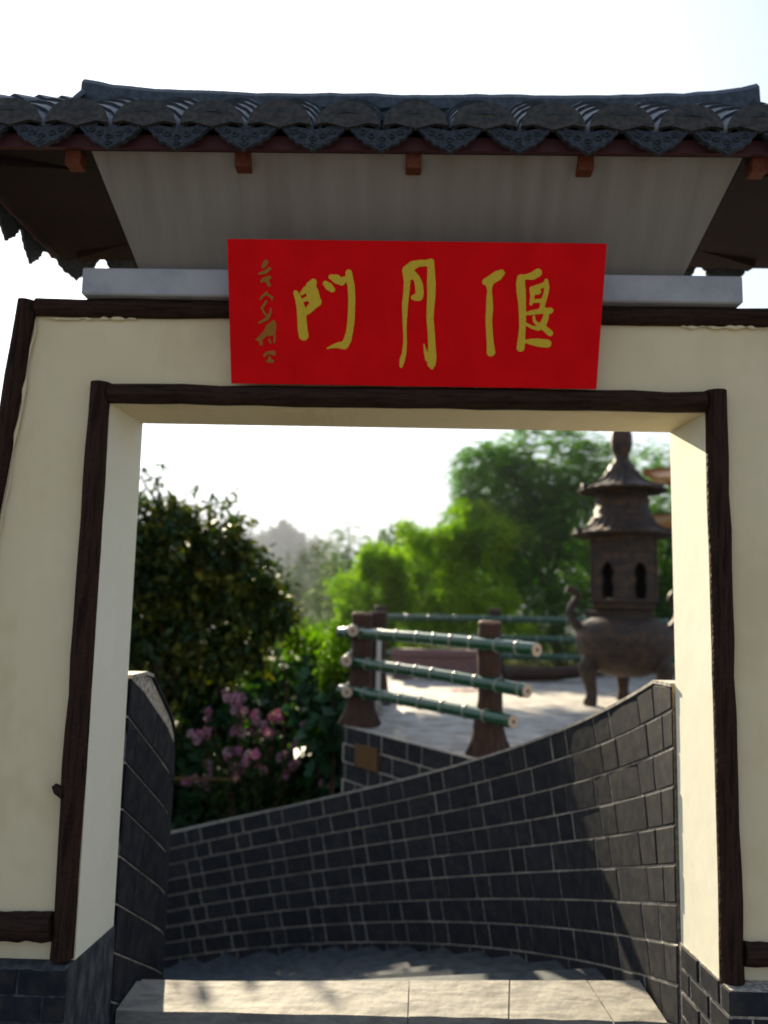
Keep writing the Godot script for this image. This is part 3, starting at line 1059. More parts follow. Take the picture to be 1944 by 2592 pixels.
func side_walls():
	var d0 := 1.4
	var per := 180.0 / (PI * R_OUT)
	stair_wall("curved_wall", "long curved dark brick wall in half sun running down from the sunlit jamb",
		func(s): return on_arc(R_OUT, d0 + s * per), func(s): return on_arc(R_OUT - 1.0, d0 + s * per) - on_arc(R_OUT, d0 + s * per),
		func(s): return minf(1.20, 1.305 - FALL * (d0 + s * per)), 1.305 - FALL * d0, FALL * per, .150, 7.4, 11, .16, true)
	# the other side: straight beside the jamb, then turning sharply away
	var x0 := -1.10
	var bend := .58
	var rho := 1.3
	var at := func(s: float) -> Vector3:
		if s < bend: return Vector3(x0, 0, -.345 - s)
		var a := (s - bend) / rho
		return Vector3(x0 - rho + rho * cos(a), 0, -.345 - bend - rho * sin(a))
	var out := func(s: float) -> Vector3:
		var a := maxf(0.0, (s - bend) / rho)
		return Vector3(cos(a), 0, -sin(a))
	stair_wall("curved_wall", "tall narrow end of shaded dark brick wall bending away behind the shaded jamb",
		at, out, func(s): return minf(1.185, 1.185 - (s - .27) * .62), 1.21, .50, .182, 2.6, 12, .13, false, .0065)

func terrace_wall():
	var w := thing("retaining_wall", "low dark brick retaining wall under the terrace edge that carries the wooden notice", "wall")
	var a := on_arc(R_OUT + .225, 28.5)
	var b := on_arc(R_OUT + .225, 44.7)
	var d := b - a
	var l := d.length()
	d /= l
	var n := Vector3(-d.z, 0, d.x)
	if n.dot(Vector3(-1, 0, .3)) < 0: n = -n
	var st := start()
	var ya := terrace_y(a.z)
	var yb := terrace_y(b.z)
	var back := -n * .06
	var c2 := b + Vector3(-.02, 0, -2.6)
	var p := []
	for q in [[a, ya], [b, yb]]:
		p.append(Vector3(q[0].x, -1.6, q[0].z) + n * .02)
		p.append(Vector3(q[0].x, q[1] + .012, q[0].z) + n * .02)
	quad(st, p[0], p[1], p[3], p[2])
	quad(st, p[1], p[1] + back, p[3] + back, p[3])
	var e := [p[2], p[3], Vector3(c2.x, terrace_y(c2.z) + .012, c2.z), Vector3(c2.x, -1.6, c2.z)]
	quad(st, e[0], e[1], e[2], e[3])
	put("mortar_core", done(st), M.mortar, w)
	for row in 8:
		var s := -.1 if row % 2 else -.3
		var long_one := row % 2 == 0
		while s < l:
			var ll := .36 if long_one else .19
			var s0 := maxf(s, 0.0)
			var s1 := minf(s + ll - .011, l)
			s += ll
			long_one = not long_one
			if s1 - s0 < .04: continue
			var f := []
			for v in [[s0, 1.0], [s1, 1.0], [s1, 0.0], [s0, 0.0]]:
				var q: Vector3 = a + d * v[0] + n * .024
				q.y = lerpf(ya, yb, v[0] / l) + .006 - .155 * (row + v[1]) + (.011 if v[1] == 1.0 else 0.0)
				f.append(q)
			if (f[1] - f[0]).cross(f[3] - f[0]).dot(n) < 0: f = [f[1], f[0], f[3], f[2]]
			put("brick", brick(f, n, .02, .005), M["brick_%d" % rng.randi_range(0, 5)], w)
	# wooden notice fixed to the face
	var mid := a + d * (l * .765) + n * .045
	mid.y = lerpf(ya, yb, .765) - .20
	var s := thing("wooden_notice", "small brown wooden notice plate on the dark retaining wall below the post", "sign", mid)
	var bs := Basis(-d if n.dot((-d).cross(Vector3.UP)) > 0 else d, Vector3.UP, n)
	put("board", boxed(Vector3(.34, .19, .018), Vector3.ZERO, .003, bs), M.sign_wood, s)
	for x in [-.15, .15]:
		put("nail", boxed(Vector3(.012, .012, .006), bs * Vector3(x, .075, .011), .002, bs), M.iron, s)

# ================================================================ bamboo fences
func stump_post(parent: Node3D, at: Vector3, tall: float, r: float, flare: float):
	var st := start()
	var pts := []
	var rad := []
	for k in 13:
		var t := k / 12.0
		pts.append(at + Vector3(rng.randf_range(-.006, .006), t * tall, rng.randf_range(-.006, .006)))
		rad.append(r * (1.0 + flare * pow(1.0 - t, 4.0) * 1.0) * rng.randf_range(.97, 1.04))
	tube(st, pts, rad, 12, true, .03)
	# root toes
	for k in 5:
		var a := TAU * k / 5.0 + rng.randf() * .6
		var o := Vector3(cos(a), 0, sin(a))
		tube(st, [at + o * r * .9 + Vector3(0, .20, 0), at + o * r * 1.35 + Vector3(0, .09, 0), at + o * r * 1.9 + Vector3(0, .01, 0)], [r * .35, r * .38, r * .25], 7, true, .05)
	var p := put("post", done(st), M.stump, parent)
	var tp := start()
	lathe(tp, [Vector2(r * .98, tall - .012), Vector2(r * .98, tall + .006), Vector2(r * .85, tall + .014), Vector2(0, tall + .016)], 12, at)
	put("post_top", done(tp), M.stump_top, p)

func rail(parent: Node3D, a: Vector3, b: Vector3, r: float, sag := 0.0, ends := true, gap := .245):
	var st := start()
	var d := b - a
	var n := maxi(4, int(d.length() / .12))
	var pts := []
	var rad := []
	for k in n + 1:
		var t := k / float(n)
		pts.append(a + d * t + Vector3(0, -sag * 4.0 * t * (1.0 - t), 0))
		rad.append(r * rng.randf_range(.98, 1.02))
	tube(st, pts, rad, 14)
	var rl := put("rail", done(st), M.bamboo, parent)
	var dir := d.normalized()
	var len := d.length()
	var s := gap * .5
	while s < len - .04:
		var t := s / len
		var c := a + d * t + Vector3(0, -sag * 4.0 * t * (1.0 - t), 0)
		var g := start()
		tube(g, [c - dir * .014, c - dir * .005, c + dir * .005, c + dir * .014], [r * 1.0, r * 1.13, r * 1.13, r * 1.0], 14, false)
		put("node_ring", done(g), M.bamboo_ring, rl)
		s += gap * rng.randf_range(.85, 1.15)
	if ends:
		for e in [[a, -dir], [b, dir]]:
			var g := start()
			tube(g, [e[0] - e[1] * .006, e[0] + e[1] * .004], [r * 1.02, r * .97], 14)
			var cap := put("cut_end", done(g), M.bamboo_end, rl)
			var h := start()
			tube(h, [e[0] + e[1] * .003, e[0] + e[1] * .0065], [r * .30, r * .28], 9)
			put("pith", done(h), M.bamboo_hole, rl)

func fences():
	# the near section, along the terrace edge
	var f := thing("bamboo_fence", "near run of three green bamboo rails on two stump posts at the terrace edge", "fence", Vector3.ZERO, "bamboo rail fences round the terrace")
	var p2 := Vector3(.690, terrace_y(-3.30), -3.33)
	var p1 := Vector3(-.345, terrace_y(-4.60), -4.66)
	stump_post(f, p2, 1.0, .088, .9)
	stump_post(f, p1, 1.015, .095, .9)
	var n := Vector3(-.78, 0, .62) * .085
	var d := (p2 - p1).normalized()
	d.y = 0
	var ends := [[1.295, 1.242, .56, .24], [1.03, .950, .47, .15], [.765, .722, .33, .20]]
	for e in ends:
		var a: Vector3 = p1 - d * e[3] + n
		var b: Vector3 = p2 + d * e[2] + n
		a.y = e[0]
		b.y = e[1]
		rail(f, a, b, .049, -.012)
	# the run that goes back from the corner post
	var g := thing("bamboo_fence", "bamboo run going back from the corner post, its pale cut ends facing the gate", "fence", Vector3.ZERO, "bamboo rail fences round the terrace")
	var q1 := Vector3(-.24, terrace_y(-6.1), -6.2)
	var q2 := Vector3(-.30, terrace_y(-10.2), -10.2)
	stump_post(g, q1, 1.0, .095, .8)
	stump_post(g, q2, 1.0, .095, .8)
	for k in 3:
		var yy: float = [1.315, 1.045, .77][k]
		var a: Vector3 = p1 + Vector3([-.075, -.125, -.115][k], 0, .20)
		a.y = yy
		var b := Vector3(-.36, yy + .12, -10.5)
		rail(g, a, Vector3(lerpf(a.x, -.36, .5), yy + .05, -7.5), .05, 0)
	# the far run
	var h := thing("bamboo_fence", "far run of thin green bamboo rails in front of the light green bushes", "fence", Vector3.ZERO, "bamboo rail fences round the terrace")
	for x in [1.52, 3.05, 4.6, 6.2]:
		stump_post(h, Vector3(x, terrace_y(-10.2), -10.2), 1.0, .10, 1.0)
	for k in 3:
		rail(h, Vector3(-.45, [1.43, 1.13, .86][k], -10.08), Vector3(6.4, [1.46, 1.16, .88][k], -10.08), .052, 0, true, .40)

# ================================================================ incense burner
func hexagon(r: float, turn: float) -> PackedVector2Array:
	var o := PackedVector2Array()
	for k in 6: o.append(Vector2(sin(turn + TAU * k / 6.0), cos(turn + TAU * k / 6.0)) * r)
	return o

func burner():
	var at := Vector3(2.60, terrace_y(-6.6), -6.62)
	var b := thing("incense_burner", "tall rusty iron incense burner with two tiled tiers on a three-legged bowl", "incense burner", at)
	var m: Material = M.iron
	var u := .00166     # metres for each unit of the drawing below; heights count from the feet
	# bowl
	var st := start()
	var prof := []
	for v in [[0, 190], [110, 192], [210, 225], [285, 290], [322, 370], [334, 445], [325, 505], [296, 550], [250, 575], [222, 590]]:
		prof.append(Vector2(v[0] * u, v[1] * u))
	lathe(st, prof, 36)
	put("bowl", done(st), m, b)
	var nk := start()
	prof = []
	for v in [[222, 585], [205, 610], [212, 640], [232, 655], [240, 690], [268, 697], [272, 712], [258, 722], [235, 724]]: prof.append(Vector2(v[0] * u, v[1] * u))
	lathe(nk, prof, 6, Vector3.ZERO, deg_to_rad(-14), false)
	lathe(nk, [Vector2(0, 690 * u), Vector2(238 * u, 690 * u)], 6, Vector3.ZERO, deg_to_rad(-14), false)
	put("neck", done(nk), m, b)
	# six-sided lantern body: six panels, each with a pointed opening
	for k in 6:
		var a := deg_to_rad(-14 + 60 * k + 30)
		var R := 250.0 * u
		var half := R * .5
		var dist := R * .866
		var y0 := 722.0 * u
		var y1 := 1165.0 * u
		var wn := []
		for v in [[-36, 722], [-48, 790], [-36, 850], [-50, 900], [-34, 945], [0, 975], [34, 945], [50, 900], [36, 850], [48, 790], [36, 722]]: wn.append(Vector2(v[0] * u, v[1] * u))
		var o := PackedVector2Array([Vector2(-half, y0)])
		for w in wn: o.append(w)
		o.append(Vector2(half, y0))
		o.append(Vector2(half, y1))
		o.append(Vector2(-half, y1))
		var p := start()
		var bs := Basis(Vector3.UP, a)
		plate(p, o, dist - .03, dist, Transform3D(bs, Vector3.ZERO))
		var pan := put("panel", done(p), m, b)
		var e := start()
		for x in [-half + .006, half - .006]:
			box(e, Transform3D(bs, bs * Vector3(x, (y0 + y1) * .5, dist + .002)), Vector3(.022, y1 - y0, .022), .004)
		box(e, Transform3D(bs, bs * Vector3(0, 1050 * u, dist + .006)), Vector3(half * 1.9, .03, .02), .004)
		box(e, Transform3D(bs, bs * Vector3(0, 1100 * u, dist + .004)), Vector3(half * 1.6, .05, .014), .004)
		var fr := []
		var rr := []
		for w in wn:
			fr.append(bs * Vector3(w.x * 1.12, w.y, dist + .002))
			rr.append(.009)
		tube(e, fr, rr, 5)
		put("moulding", done(e), m, pan)
	var fl := start()
	lathe(fl, [Vector2(.25, 725 * u), Vector2(.25, 1160 * u)], 16)
	put("dark_core", done(fl), M.inside_dark, b)  # added core, its black stands in for the unlit inside of the burner
	# two roofs and the drum between them
	for t in [[1160, 350, 215, 1290, 1], [1475, 300, 115, 1625, 2]]:
		var r := start()
		var y: float = t[0] * u
		var big: float = t[1] * u
		var sm: float = t[2] * u
		var top: float = t[3] * u
		var pr := [Vector2(sm * .9, y + .01), Vector2(big * .93, y - .004), Vector2(big, y + .006), Vector2(big * 1.01, y + .028), Vector2(big * .96, y + .042)]
		for k in range(1, 7):
			var s := k / 6.0
			pr.append(Vector2(lerpf(big * .95, sm, 1.0 - pow(1.0 - s, 1.7)), lerpf(y + .045, top, pow(s, 1.35))))
		pr.append(Vector2(0, top + .002))
		lathe(r, pr, 48, Vector3.ZERO, 0.0, false, .022, sm * 1.02)
		var roofp := put("tiled_roof", done(r), m, b)
		for k in 6:
			var a := deg_to_rad(-14 + 60 * k)
			var o := Vector3(sin(a), 0, cos(a))
			var h := start()
			var pts := []
			var rad := []
			for q in range(0, 7):
				var s := q / 6.0
				pts.append(o * lerpf(big * 1.0, sm, 1.0 - pow(1.0 - s, 1.7)) + Vector3(0, lerpf(y + .05, top, pow(s, 1.35)), 0))
				rad.append(.016)
			pts.push_front(o * big * 1.06 + Vector3(0, y + .06, 0))
			rad.push_front(.020)
			tube(h, pts, rad, 6)
			put("hip_rib", done(h), m, roofp)
	var dr := start()
	prof = []
	for v in [[215, 1285], [200, 1300], [192, 1310], [198, 1345], [183, 1360], [183, 1395], [190, 1402], [190, 1415], [180, 1425], [178, 1480]]: prof.append(Vector2(v[0] * u, v[1] * u))
	lathe(dr, prof, 30)
	put("drum", done(dr), m, b)
	var fn := start()
	prof = []
	for v in [[118, 1615], [100, 1640], [88, 1670], [66, 1690], [56, 1700], [50, 1730], [56, 1755], [68, 1775], [76, 1830], [76, 1880], [66, 1920], [56, 1940], [60, 1960], [44, 1985], [20, 2010], [0, 2050]]: prof.append(Vector2(v[0] * u, v[1] * u))
	lathe(fn, prof, 24)
	put("finial", done(fn), m, b)
	# curled handles
	for s in [-1.0, 1.0]:
		var h := start()
		var pts := []
		for v in [[262, 505], [318, 525], [362, 575], [380, 640], [352, 690], [322, 735], [345, 775], [402, 790]]: pts.append(Vector3(s * v[0] * u, v[1] * u, .02))
		var cv := Curve3D.new()
		for i in pts.size():
			var tn: Vector3 = (pts[mini(i + 1, pts.size() - 1)] - pts[maxi(i - 1, 0)]) * .18
			cv.add_point(pts[i], -tn, tn)
		var sm := []
		var rad := []
		for k in 25:
			sm.append(cv.sample_baked(cv.get_baked_length() * k / 24.0))
			rad.append(lerpf(.070, .048, k / 24.0) + (.012 if k > 22 else 0.0))
		tube(h, sm, rad, 10, true, .0, Vector2(1.0, .75))
		put("handle", done(h), m, b)
	# legs: cabriole, with a mask-like knee
	for deg in [-72, 48, 168]:
		var a := deg_to_rad(deg)
		var o := Vector3(sin(a), 0, cos(a))
		var l := start()
		var pts := []
		var rad := []
		for v in [[215, 330, 50], [268, 290, 66], [292, 240, 64], [285, 190, 52], [270, 130, 42], [262, 80, 38], [266, 45, 42], [276, 20, 48], [278, 0, 46]]:
			pts.append(o * v[0] * u + Vector3(0, v[1] * u, 0))
			rad.append(v[2] * u)
		tube(l, pts, rad, 12)
		put("leg", done(l), m, b)

# ================================================================ small things on the terrace
func small_things():
	var y := terrace_y(-9.2)
	var k := thing("stone_bench", "faded pink painted block seat behind the bamboo rails", "bench", Vector3(.66, y, -9.2))
	put("seat", boxed(Vector3(1.55, .10, .42), Vector3(0, .36, 0), .012), M.pink_paint, k)
	for x in [-.62, .62]:
		put("leg", boxed(Vector3(.22, .31, .36), Vector3(x, .155, 0), .01), M.pink_paint, k)
	put("front_slab", boxed(Vector3(1.02, .30, .06), Vector3(0, .155, .15), .008), M.pink_paint, k)
	var w := thing("marker_post", "thin white marker board standing just behind the corner post", "marker", Vector3(-.20, terrace_y(-5.3), -5.3))
	put("board", boxed(Vector3(.045, .62, .02), Vector3(0, .43, 0), .004), M.white_board, w)
	put("foot", boxed(Vector3(.09, .12, .07), Vector3(0, .06, 0), .006), M.cap_cement, w)
	var l := thing("fallen_log", "dark weathered log lying on the terrace left of the incense burner", "log", Vector3(2.05, terrace_y(-9.0), -9.0))
	var st := start()
	tube(st, [Vector3(-.55, .10, .05), Vector3(-.2, .11, 0), Vector3(.2, .12, -.02), Vector3(.62, .16, -.05)], [.10, .105, .10, .085], 12, true, .05)
	put("trunk", done(st), M.stump, l)
	# spent red paper by the fence
	var p := thing("paper_scraps", "scattered scraps of bright pink paper on the terrace floor", "litter", Vector3(.86, terrace_y(-7.6), -7.6))
	p.set_meta("kind", "stuff")
	var s2 := start()
	for i in 46:
		var c := Vector3(rng.randfn(0, .13), rng.randf_range(.006, .02), rng.randfn(0, .06))
		var a := rng.randf() * TAU
		var d1 := Vector3(cos(a), rng.randf_range(-.3, .3), sin(a)) * rng.randf_range(.012, .03)
		var d2 := Vector3(-sin(a), rng.randf_range(-.3, .3), cos(a)) * rng.randf_range(.008, .02)
		quad(s2, c - d1 - d2, c + d1 - d2, c + d1 + d2, c - d1 + d2)
	put("scraps", done(s2), M.petal, p)

# ================================================================ pavilion with orange roofs
func pavilion():
	var at := Vector3(7.28, terrace_y(-10.6), -11.9)
	var p := thing("pavilion", "two-tiered pavilion whose orange upturned eave tips show beside the burner", "pavilion", at)
	put("base", boxed(Vector3(3.6, .4, 3.6), Vector3(0, -.1, 0), .02), M.cap_cement, p)
	put("wall", boxed(Vector3(2.2, 2.6, 2.2), Vector3(0, 1.4, 0)), M.pavilion_wall, p)
	put("upper_wall", boxed(Vector3(1.7, .8, 1.7), Vector3(0, 3.35, 0)), M.pavilion_red, p)
	for x in [-1.4, 1.4]:
		for z in [-1.4, 1.4]:
			var c := start()
			tube(c, [Vector3(x, .1, z), Vector3(x, 2.75, z)], [.11, .10], 12)
			put("column", done(c), M.pavilion_red, p)
	for t in [[2.72, 2.25, 1.0, .62], [3.62, 2.15, .08, 1.15]]:
		var st := start()
		var n := 10
		var y: float = t[0]
		for side in 4:
			var bs := Basis(Vector3.UP, PI / 2 * side)
			var grid := []
			for j in 7:
				var s := j / 6.0
				var row := []
				for i in n + 1:
					var v := (i / float(n)) * 2.0 - 1.0
					var lift := .38 * pow(absf(v), 3.5) * pow(1.0 - s, 2.0)
					var r := lerpf(t[1], t[2], s)
					row.append(bs * Vector3(v * r * (1.0 + .05 * pow(absf(v), 4) * (1 - s)), y + t[3] * pow(s, 1.4) + lift, r))
				grid.append(row)
			for j in 6:
				for i in n:
					quad(st, grid[j][i], grid[j + 1][i], grid[j + 1][i + 1], grid[j][i + 1])
			for i in n:
				var dn := Vector3(0, -.13, 0)
				quad(st, grid[0][i] + dn, grid[0][i], grid[0][i + 1], grid[0][i + 1] + dn)
				quad(st, grid[0][i + 1] + dn, Vector3(0, y + .25, 0), Vector3(0, y + .25, 0), grid[0][i] + dn)
		put("roof", done(st), M.orange_tile, p)

# morning haze over the far end of the path, and an added nearer veil
func haze():
	var f := FogVolume.new()
	f.name = "haze"
	f.shape = RenderingServer.FOG_VOLUME_SHAPE_BOX
	f.size = Vector3(130, 13, 60)
	f.position = Vector3(-8, 4.6, -70)
	var m := FogMaterial.new()
	m.density = 0.018
	m.albedo = Color(0.93, 0.96, 1.0)
	f.material = m
	f.set_meta("kind", "stuff")
	add_child(f)
	var g: FogVolume = f.duplicate()  # thin nearer bank, added to veil the trees like glare and lift their darks
	g.name = "haze_001"
	g.size = Vector3(60, 9, 32.8)
	g.position = Vector3(0, 2.6, -23.5)
	var m2: FogMaterial = m.duplicate()
	m2.density = 0.0022
	g.material = m2
	add_child(g)

# ================================================================ plants
# leaves go straight into packed arrays; one mesh per crown
func leaf_arrays() -> Array:
	return [PackedVector3Array(), PackedVector3Array(), PackedColorArray(), PackedInt32Array()]

func leaf(L: Array, at: Vector3, dir: Vector3, up: Vector3, ln: float, wd: float, col: Color):
	var side := dir.cross(up).normalized()
	var nn := side.cross(dir).normalized()
	var b: int = L[0].size()
	var mid := at + dir * ln * .45
	L[0].append(at)
	L[0].append(mid + side * wd * .5 + nn * wd * .18)
	L[0].append(at + dir * ln - nn * ln * .12)
	L[0].append(mid - side * wd * .5 + nn * wd * .18)
	for k in 4:
		L[1].append(nn)
		L[2].append(col)
	L[3].append_array([b, b + 2, b + 1, b, b + 3, b + 2])

func leaf_mesh(L: Array) -> ArrayMesh:
	var a := []
	a.resize(Mesh.ARRAY_MAX)
	a[Mesh.ARRAY_VERTEX] = L[0]
	a[Mesh.ARRAY_NORMAL] = L[1]
	a[Mesh.ARRAY_COLOR] = L[2]
	a[Mesh.ARRAY_INDEX] = L[3]
	var m := ArrayMesh.new()
	m.add_surface_from_arrays(Mesh.PRIMITIVE_TRIANGLES, a)
	return m

func dir_random() -> Vector3:
	var z := rng.randf_range(-1, 1)
	var a := rng.randf() * TAU
	var r := sqrt(1 - z * z)
	return Vector3(r * cos(a), z, r * sin(a))

# blobs: [centre, radii]; clusters of leaves mostly near each blob's skin
func fill(L: Array, blobs: Array, clusters: int, per: int, spread: float, ln: float, wd: float, cols: Array, droop := .35, skin := .55):
	var total := 0.0
	for b in blobs: total += pow(b[1].x * b[1].y * b[1].z, .66)
	for b in blobs:
		var n := int(clusters * pow(b[1].x * b[1].y * b[1].z, .66) / total)
		for i in n:
			var d := dir_random()
			var r := lerpf(skin, 1.0, sqrt(rng.randf())) * rng.randf_range(.82, 1.12)
			var c: Vector3 = b[0] + Vector3(d.x * b[1].x, d.y * b[1].y, d.z * b[1].z) * r
			var tone: Color = cols[rng.randi() % cols.size()]
			var main := (d + Vector3(0, .25, 0) + dir_random() * .7).normalized()
			for k in per:
				var o := dir_random() * spread * pow(rng.randf(), .5)
				var ld := (main * .6 + dir_random() + Vector3(0, -droop, 0)).normalized()
				var up := (Vector3(0, 1, 0) + dir_random() * .8).normalized()
				var v := rng.randf_range(.72, 1.3)
				leaf(L, c + o, ld, up, ln * rng.randf_range(.7, 1.25), wd * rng.randf_range(.8, 1.2), Color(tone.r * v, tone.g * v, tone.b * v))

# feathery sprays: a drooping stalk with leaflets in pairs
func sprays(L: Array, blobs: Array, count: int, ln: float, leaflet: float, cols: Array, skin := .45):
	var total := 0.0
	for b in blobs: total += pow(b[1].x * b[1].y * b[1].z, .66)
	for b in blobs:
		var n := int(count * pow(b[1].x * b[1].y * b[1].z, .66) / total)
		for i in n:
			var d := dir_random()
			var r := lerpf(skin, 1.0, sqrt(rng.randf())) * rng.randf_range(.85, 1.15)
			var c: Vector3 = b[0] + Vector3(d.x * b[1].x, d.y * b[1].y, d.z * b[1].z) * r
			var tone: Color = cols[rng.randi() % cols.size()]
			var out := (d * Vector3(1, .5, 1) + dir_random() * .7 + Vector3(0, .1, 0)).normalized()
			var side := out.cross(Vector3.UP).normalized()
			var pairs := 6
			var l := ln * rng.randf_range(.7, 1.2)
			for k in pairs:
				var t := (k + .6) / pairs
				var p := c + out * l * t + Vector3(0, -.55 * l * t * t, 0)
				for s in [-1.0, 1.0]:
					var v := rng.randf_range(.75, 1.28)
					leaf(L, p, (side * s + out * .45 + Vector3(0, -.25, 0)).normalized(), (Vector3.UP + dir_random() * .5).normalized(), leaflet * rng.randf_range(.8, 1.2), leaflet * .42, Color(tone.r * v, tone.g * v, tone.b * v))

func limbs(base: Vector3, ends: Array, r: float, m: Material, fork := .45) -> ArrayMesh:
	var st := start()
	var mid := Vector3.ZERO
	for e in ends: mid += e
	mid /= ends.size()
	var knee := base.lerp(mid, fork) + Vector3(rng.randf_range(-.1, .1), 0, rng.randf_range(-.1, .1))
	tube(st, [base + Vector3(0, -.2, 0), base.lerp(knee, .15), base.lerp(knee, .55) + Vector3(.04, 0, .03), knee], [r * 1.5, r * 1.05, r * .9, r * .75], 9, true, .04)
	for e in ends:
		var bend: Vector3 = knee.lerp(e, .5) + Vector3(rng.randf_range(-.15, .15), rng.randf_range(.0, .25), rng.randf_range(-.15, .15))
		tube(st, [knee - (e - knee) * .02, bend, e], [r * .55, r * .36, r * .10], 7)
		for k in 3:
			var s: Vector3 = bend.lerp(e, .2 + .25 * k)
			tube(st, [s, s + (dir_random() + Vector3(0, .4, 0)) * (e - knee).length() * .22], [r * .2, r * .05], 5)
	return done(st)

func tree(called: String, label: String, category: String, base: Vector3, ends: Array, r: float, crown: Array, leafm: String, bark := "bark", group := "") -> Node3D:
	var t := thing(called, label, category, Vector3.ZERO, group)
	put("trunk", limbs(base, ends, r, M[bark]), M[bark], t)
	put("crown", leaf_mesh(crown), M[leafm], t)
	return t

func B(x: float, y: float, z: float, rx: float, ry: float, rz: float) -> Array:
	return [Vector3(x, y, z), Vector3(rx, ry, rz)]

func trees():
	# the dark broad-leaved tree on the shaded side
	var L := leaf_arrays()
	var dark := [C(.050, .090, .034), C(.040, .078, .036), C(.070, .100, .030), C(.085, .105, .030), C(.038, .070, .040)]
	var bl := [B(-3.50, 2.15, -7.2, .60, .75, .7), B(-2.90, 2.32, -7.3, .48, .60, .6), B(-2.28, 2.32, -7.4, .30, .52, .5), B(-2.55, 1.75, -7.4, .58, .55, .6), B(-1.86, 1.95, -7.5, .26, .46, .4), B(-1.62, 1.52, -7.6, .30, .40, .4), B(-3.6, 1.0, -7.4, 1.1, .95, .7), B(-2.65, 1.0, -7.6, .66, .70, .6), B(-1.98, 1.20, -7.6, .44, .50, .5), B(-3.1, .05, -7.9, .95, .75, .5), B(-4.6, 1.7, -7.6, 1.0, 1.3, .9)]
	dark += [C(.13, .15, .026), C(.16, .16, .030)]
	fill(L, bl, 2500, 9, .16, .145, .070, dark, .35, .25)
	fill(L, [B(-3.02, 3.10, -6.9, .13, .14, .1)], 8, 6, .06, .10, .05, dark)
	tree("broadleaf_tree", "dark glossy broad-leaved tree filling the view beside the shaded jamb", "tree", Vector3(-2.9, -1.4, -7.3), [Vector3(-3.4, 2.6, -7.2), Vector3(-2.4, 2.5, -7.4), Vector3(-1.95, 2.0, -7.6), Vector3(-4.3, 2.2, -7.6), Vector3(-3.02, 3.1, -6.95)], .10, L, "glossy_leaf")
	# hazy trees far off
	L = leaf_arrays()
	var hz := [C(.06, .09, .05), C(.07, .105, .055), C(.05, .08, .05)]
	fill(L, [B(-9.6, 5.0, -62, 2.4, 3.4, 2.0), B(-7.5, 4.2, -60, 1.9, 2.8, 1.8), B(-12.5, 4.2, -64, 3, 3.6, 2.4), B(-8.6, 6.4, -61, 1.2, 1.4, 1.2)], 1500, 14, .55, .50, .34, hz, .3, .15)
	tree("distant_tree", "pale hazy far-off tree showing between the dark tree and the bushes", "tree", Vector3(-9.3, .4, -62), [Vector3(-9.6, 6, -62), Vector3(-7.3, 5, -60), Vector3(-12.3, 5, -64)], .28, L, "far_leaf")
	L = leaf_arrays()
	fill(L, [B(-3.6, 2.3, -33, 1.5, 2.3, 1.4), B(-2.3, 2.0, -31, 1.2, 1.9, 1.2), B(-4.9, 1.5, -32, 1.0, 1.6, 1.0)], 900, 10, .30, .17, .10, [C(.13, .19, .05), C(.11, .17, .05), C(.16, .21, .055)])
	tree("roadside_tree", "dull green bushy tree beyond the bend of the path", "tree", Vector3(-3.2, .3, -32), [Vector3(-3.6, 3.4, -33), Vector3(-2.3, 3, -31), Vector3(-4.8, 2.4, -32)], .12, L, "far_leaf", "bark", "trees along the path")
	L = leaf_arrays()
	sprays(L, [B(-1.55, 3.1, -22, .75, 1.0, .8), B(-1.0, 2.0, -21, 1.0, 1.3, .9), B(-2.1, 1.5, -22, .8, 1.0, .7)], 900, .34, .11, [C(.10, .16, .044), C(.13, .19, .048)])
	tree("roadside_tree", "slim feathery dark green tree poking up left of the light bushes", "tree", Vector3(-1.5, .3, -21.8), [Vector3(-1.55, 4.2, -22), Vector3(-1.0, 2.8, -21), Vector3(-2.1, 2.2, -22)], .07, L, "leaf", "bark", "trees along the path")
	# light green bushes behind the far fence
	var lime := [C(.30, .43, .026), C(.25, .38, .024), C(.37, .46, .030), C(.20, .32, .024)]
	var bushes := [
		["round light green bush nearest the path behind the far fence", [B(-.30, 2.0, -13.4, .85, .95, .8), B(-.75, 1.1, -13.2, .65, .8, .6)], Vector3(-.4, .3, -13.5)],
		["tall light green bush in the middle of the bush row", [B(.80, 2.65, -14.0, .95, 1.05, .9), B(.35, 1.35, -13.4, .9, .9, .7)], Vector3(.6, .3, -14)],
		["light green bush crowding against the tall feathery tree", [B(1.75, 3.0, -13.8, .85, 1.15, .8), B(1.3, 1.6, -13.3, .9, .9, .7), B(1.9, 1.2, -13.0, .8, .8, .7)], Vector3(1.8, .3, -13.5)]]
	for q in bushes:
		L = leaf_arrays()
		var parts_of := []
		for b in q[1]:
			parts_of.append([b[0] - Vector3(0, .1, 0), b[1] * .72])
			for k in 9:
				var d := dir_random()
				d.y = absf(d.y) * 1.1 - .25
				parts_of.append([b[0] + Vector3(d.x * b[1].x, d.y * b[1].y, d.z * b[1].z) * rng.randf_range(.65, 1.0), Vector3.ONE * rng.randf_range(.16, .36)])
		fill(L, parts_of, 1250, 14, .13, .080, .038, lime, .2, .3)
		var ends := []
		for b in q[1]:
			ends.append(b[0] + Vector3(.2, .5, 0))
			ends.append(b[0] + Vector3(-.3, .3, .2))
		tree("green_bush", q[0], "bush", q[2], ends, .035, L, "leaf", "bark", "light green bushes behind the far fence")
	# dark shrubs in the shade at the foot of the tall tree
	L = leaf_arrays()
	fill(L, [B(3.2, 1.3, -13.2, 1.2, .9, .8), B(4.8, 1.5, -13.4, 1.1, 1.0, .8), B(6.2, 1.4, -13.6, 1.0, 1.1, .8)], 900, 11, .17, .10, .045, [C(.08, .15, .036), C(.10, .18, .042), C(.065, .125, .036)], .2, .4)
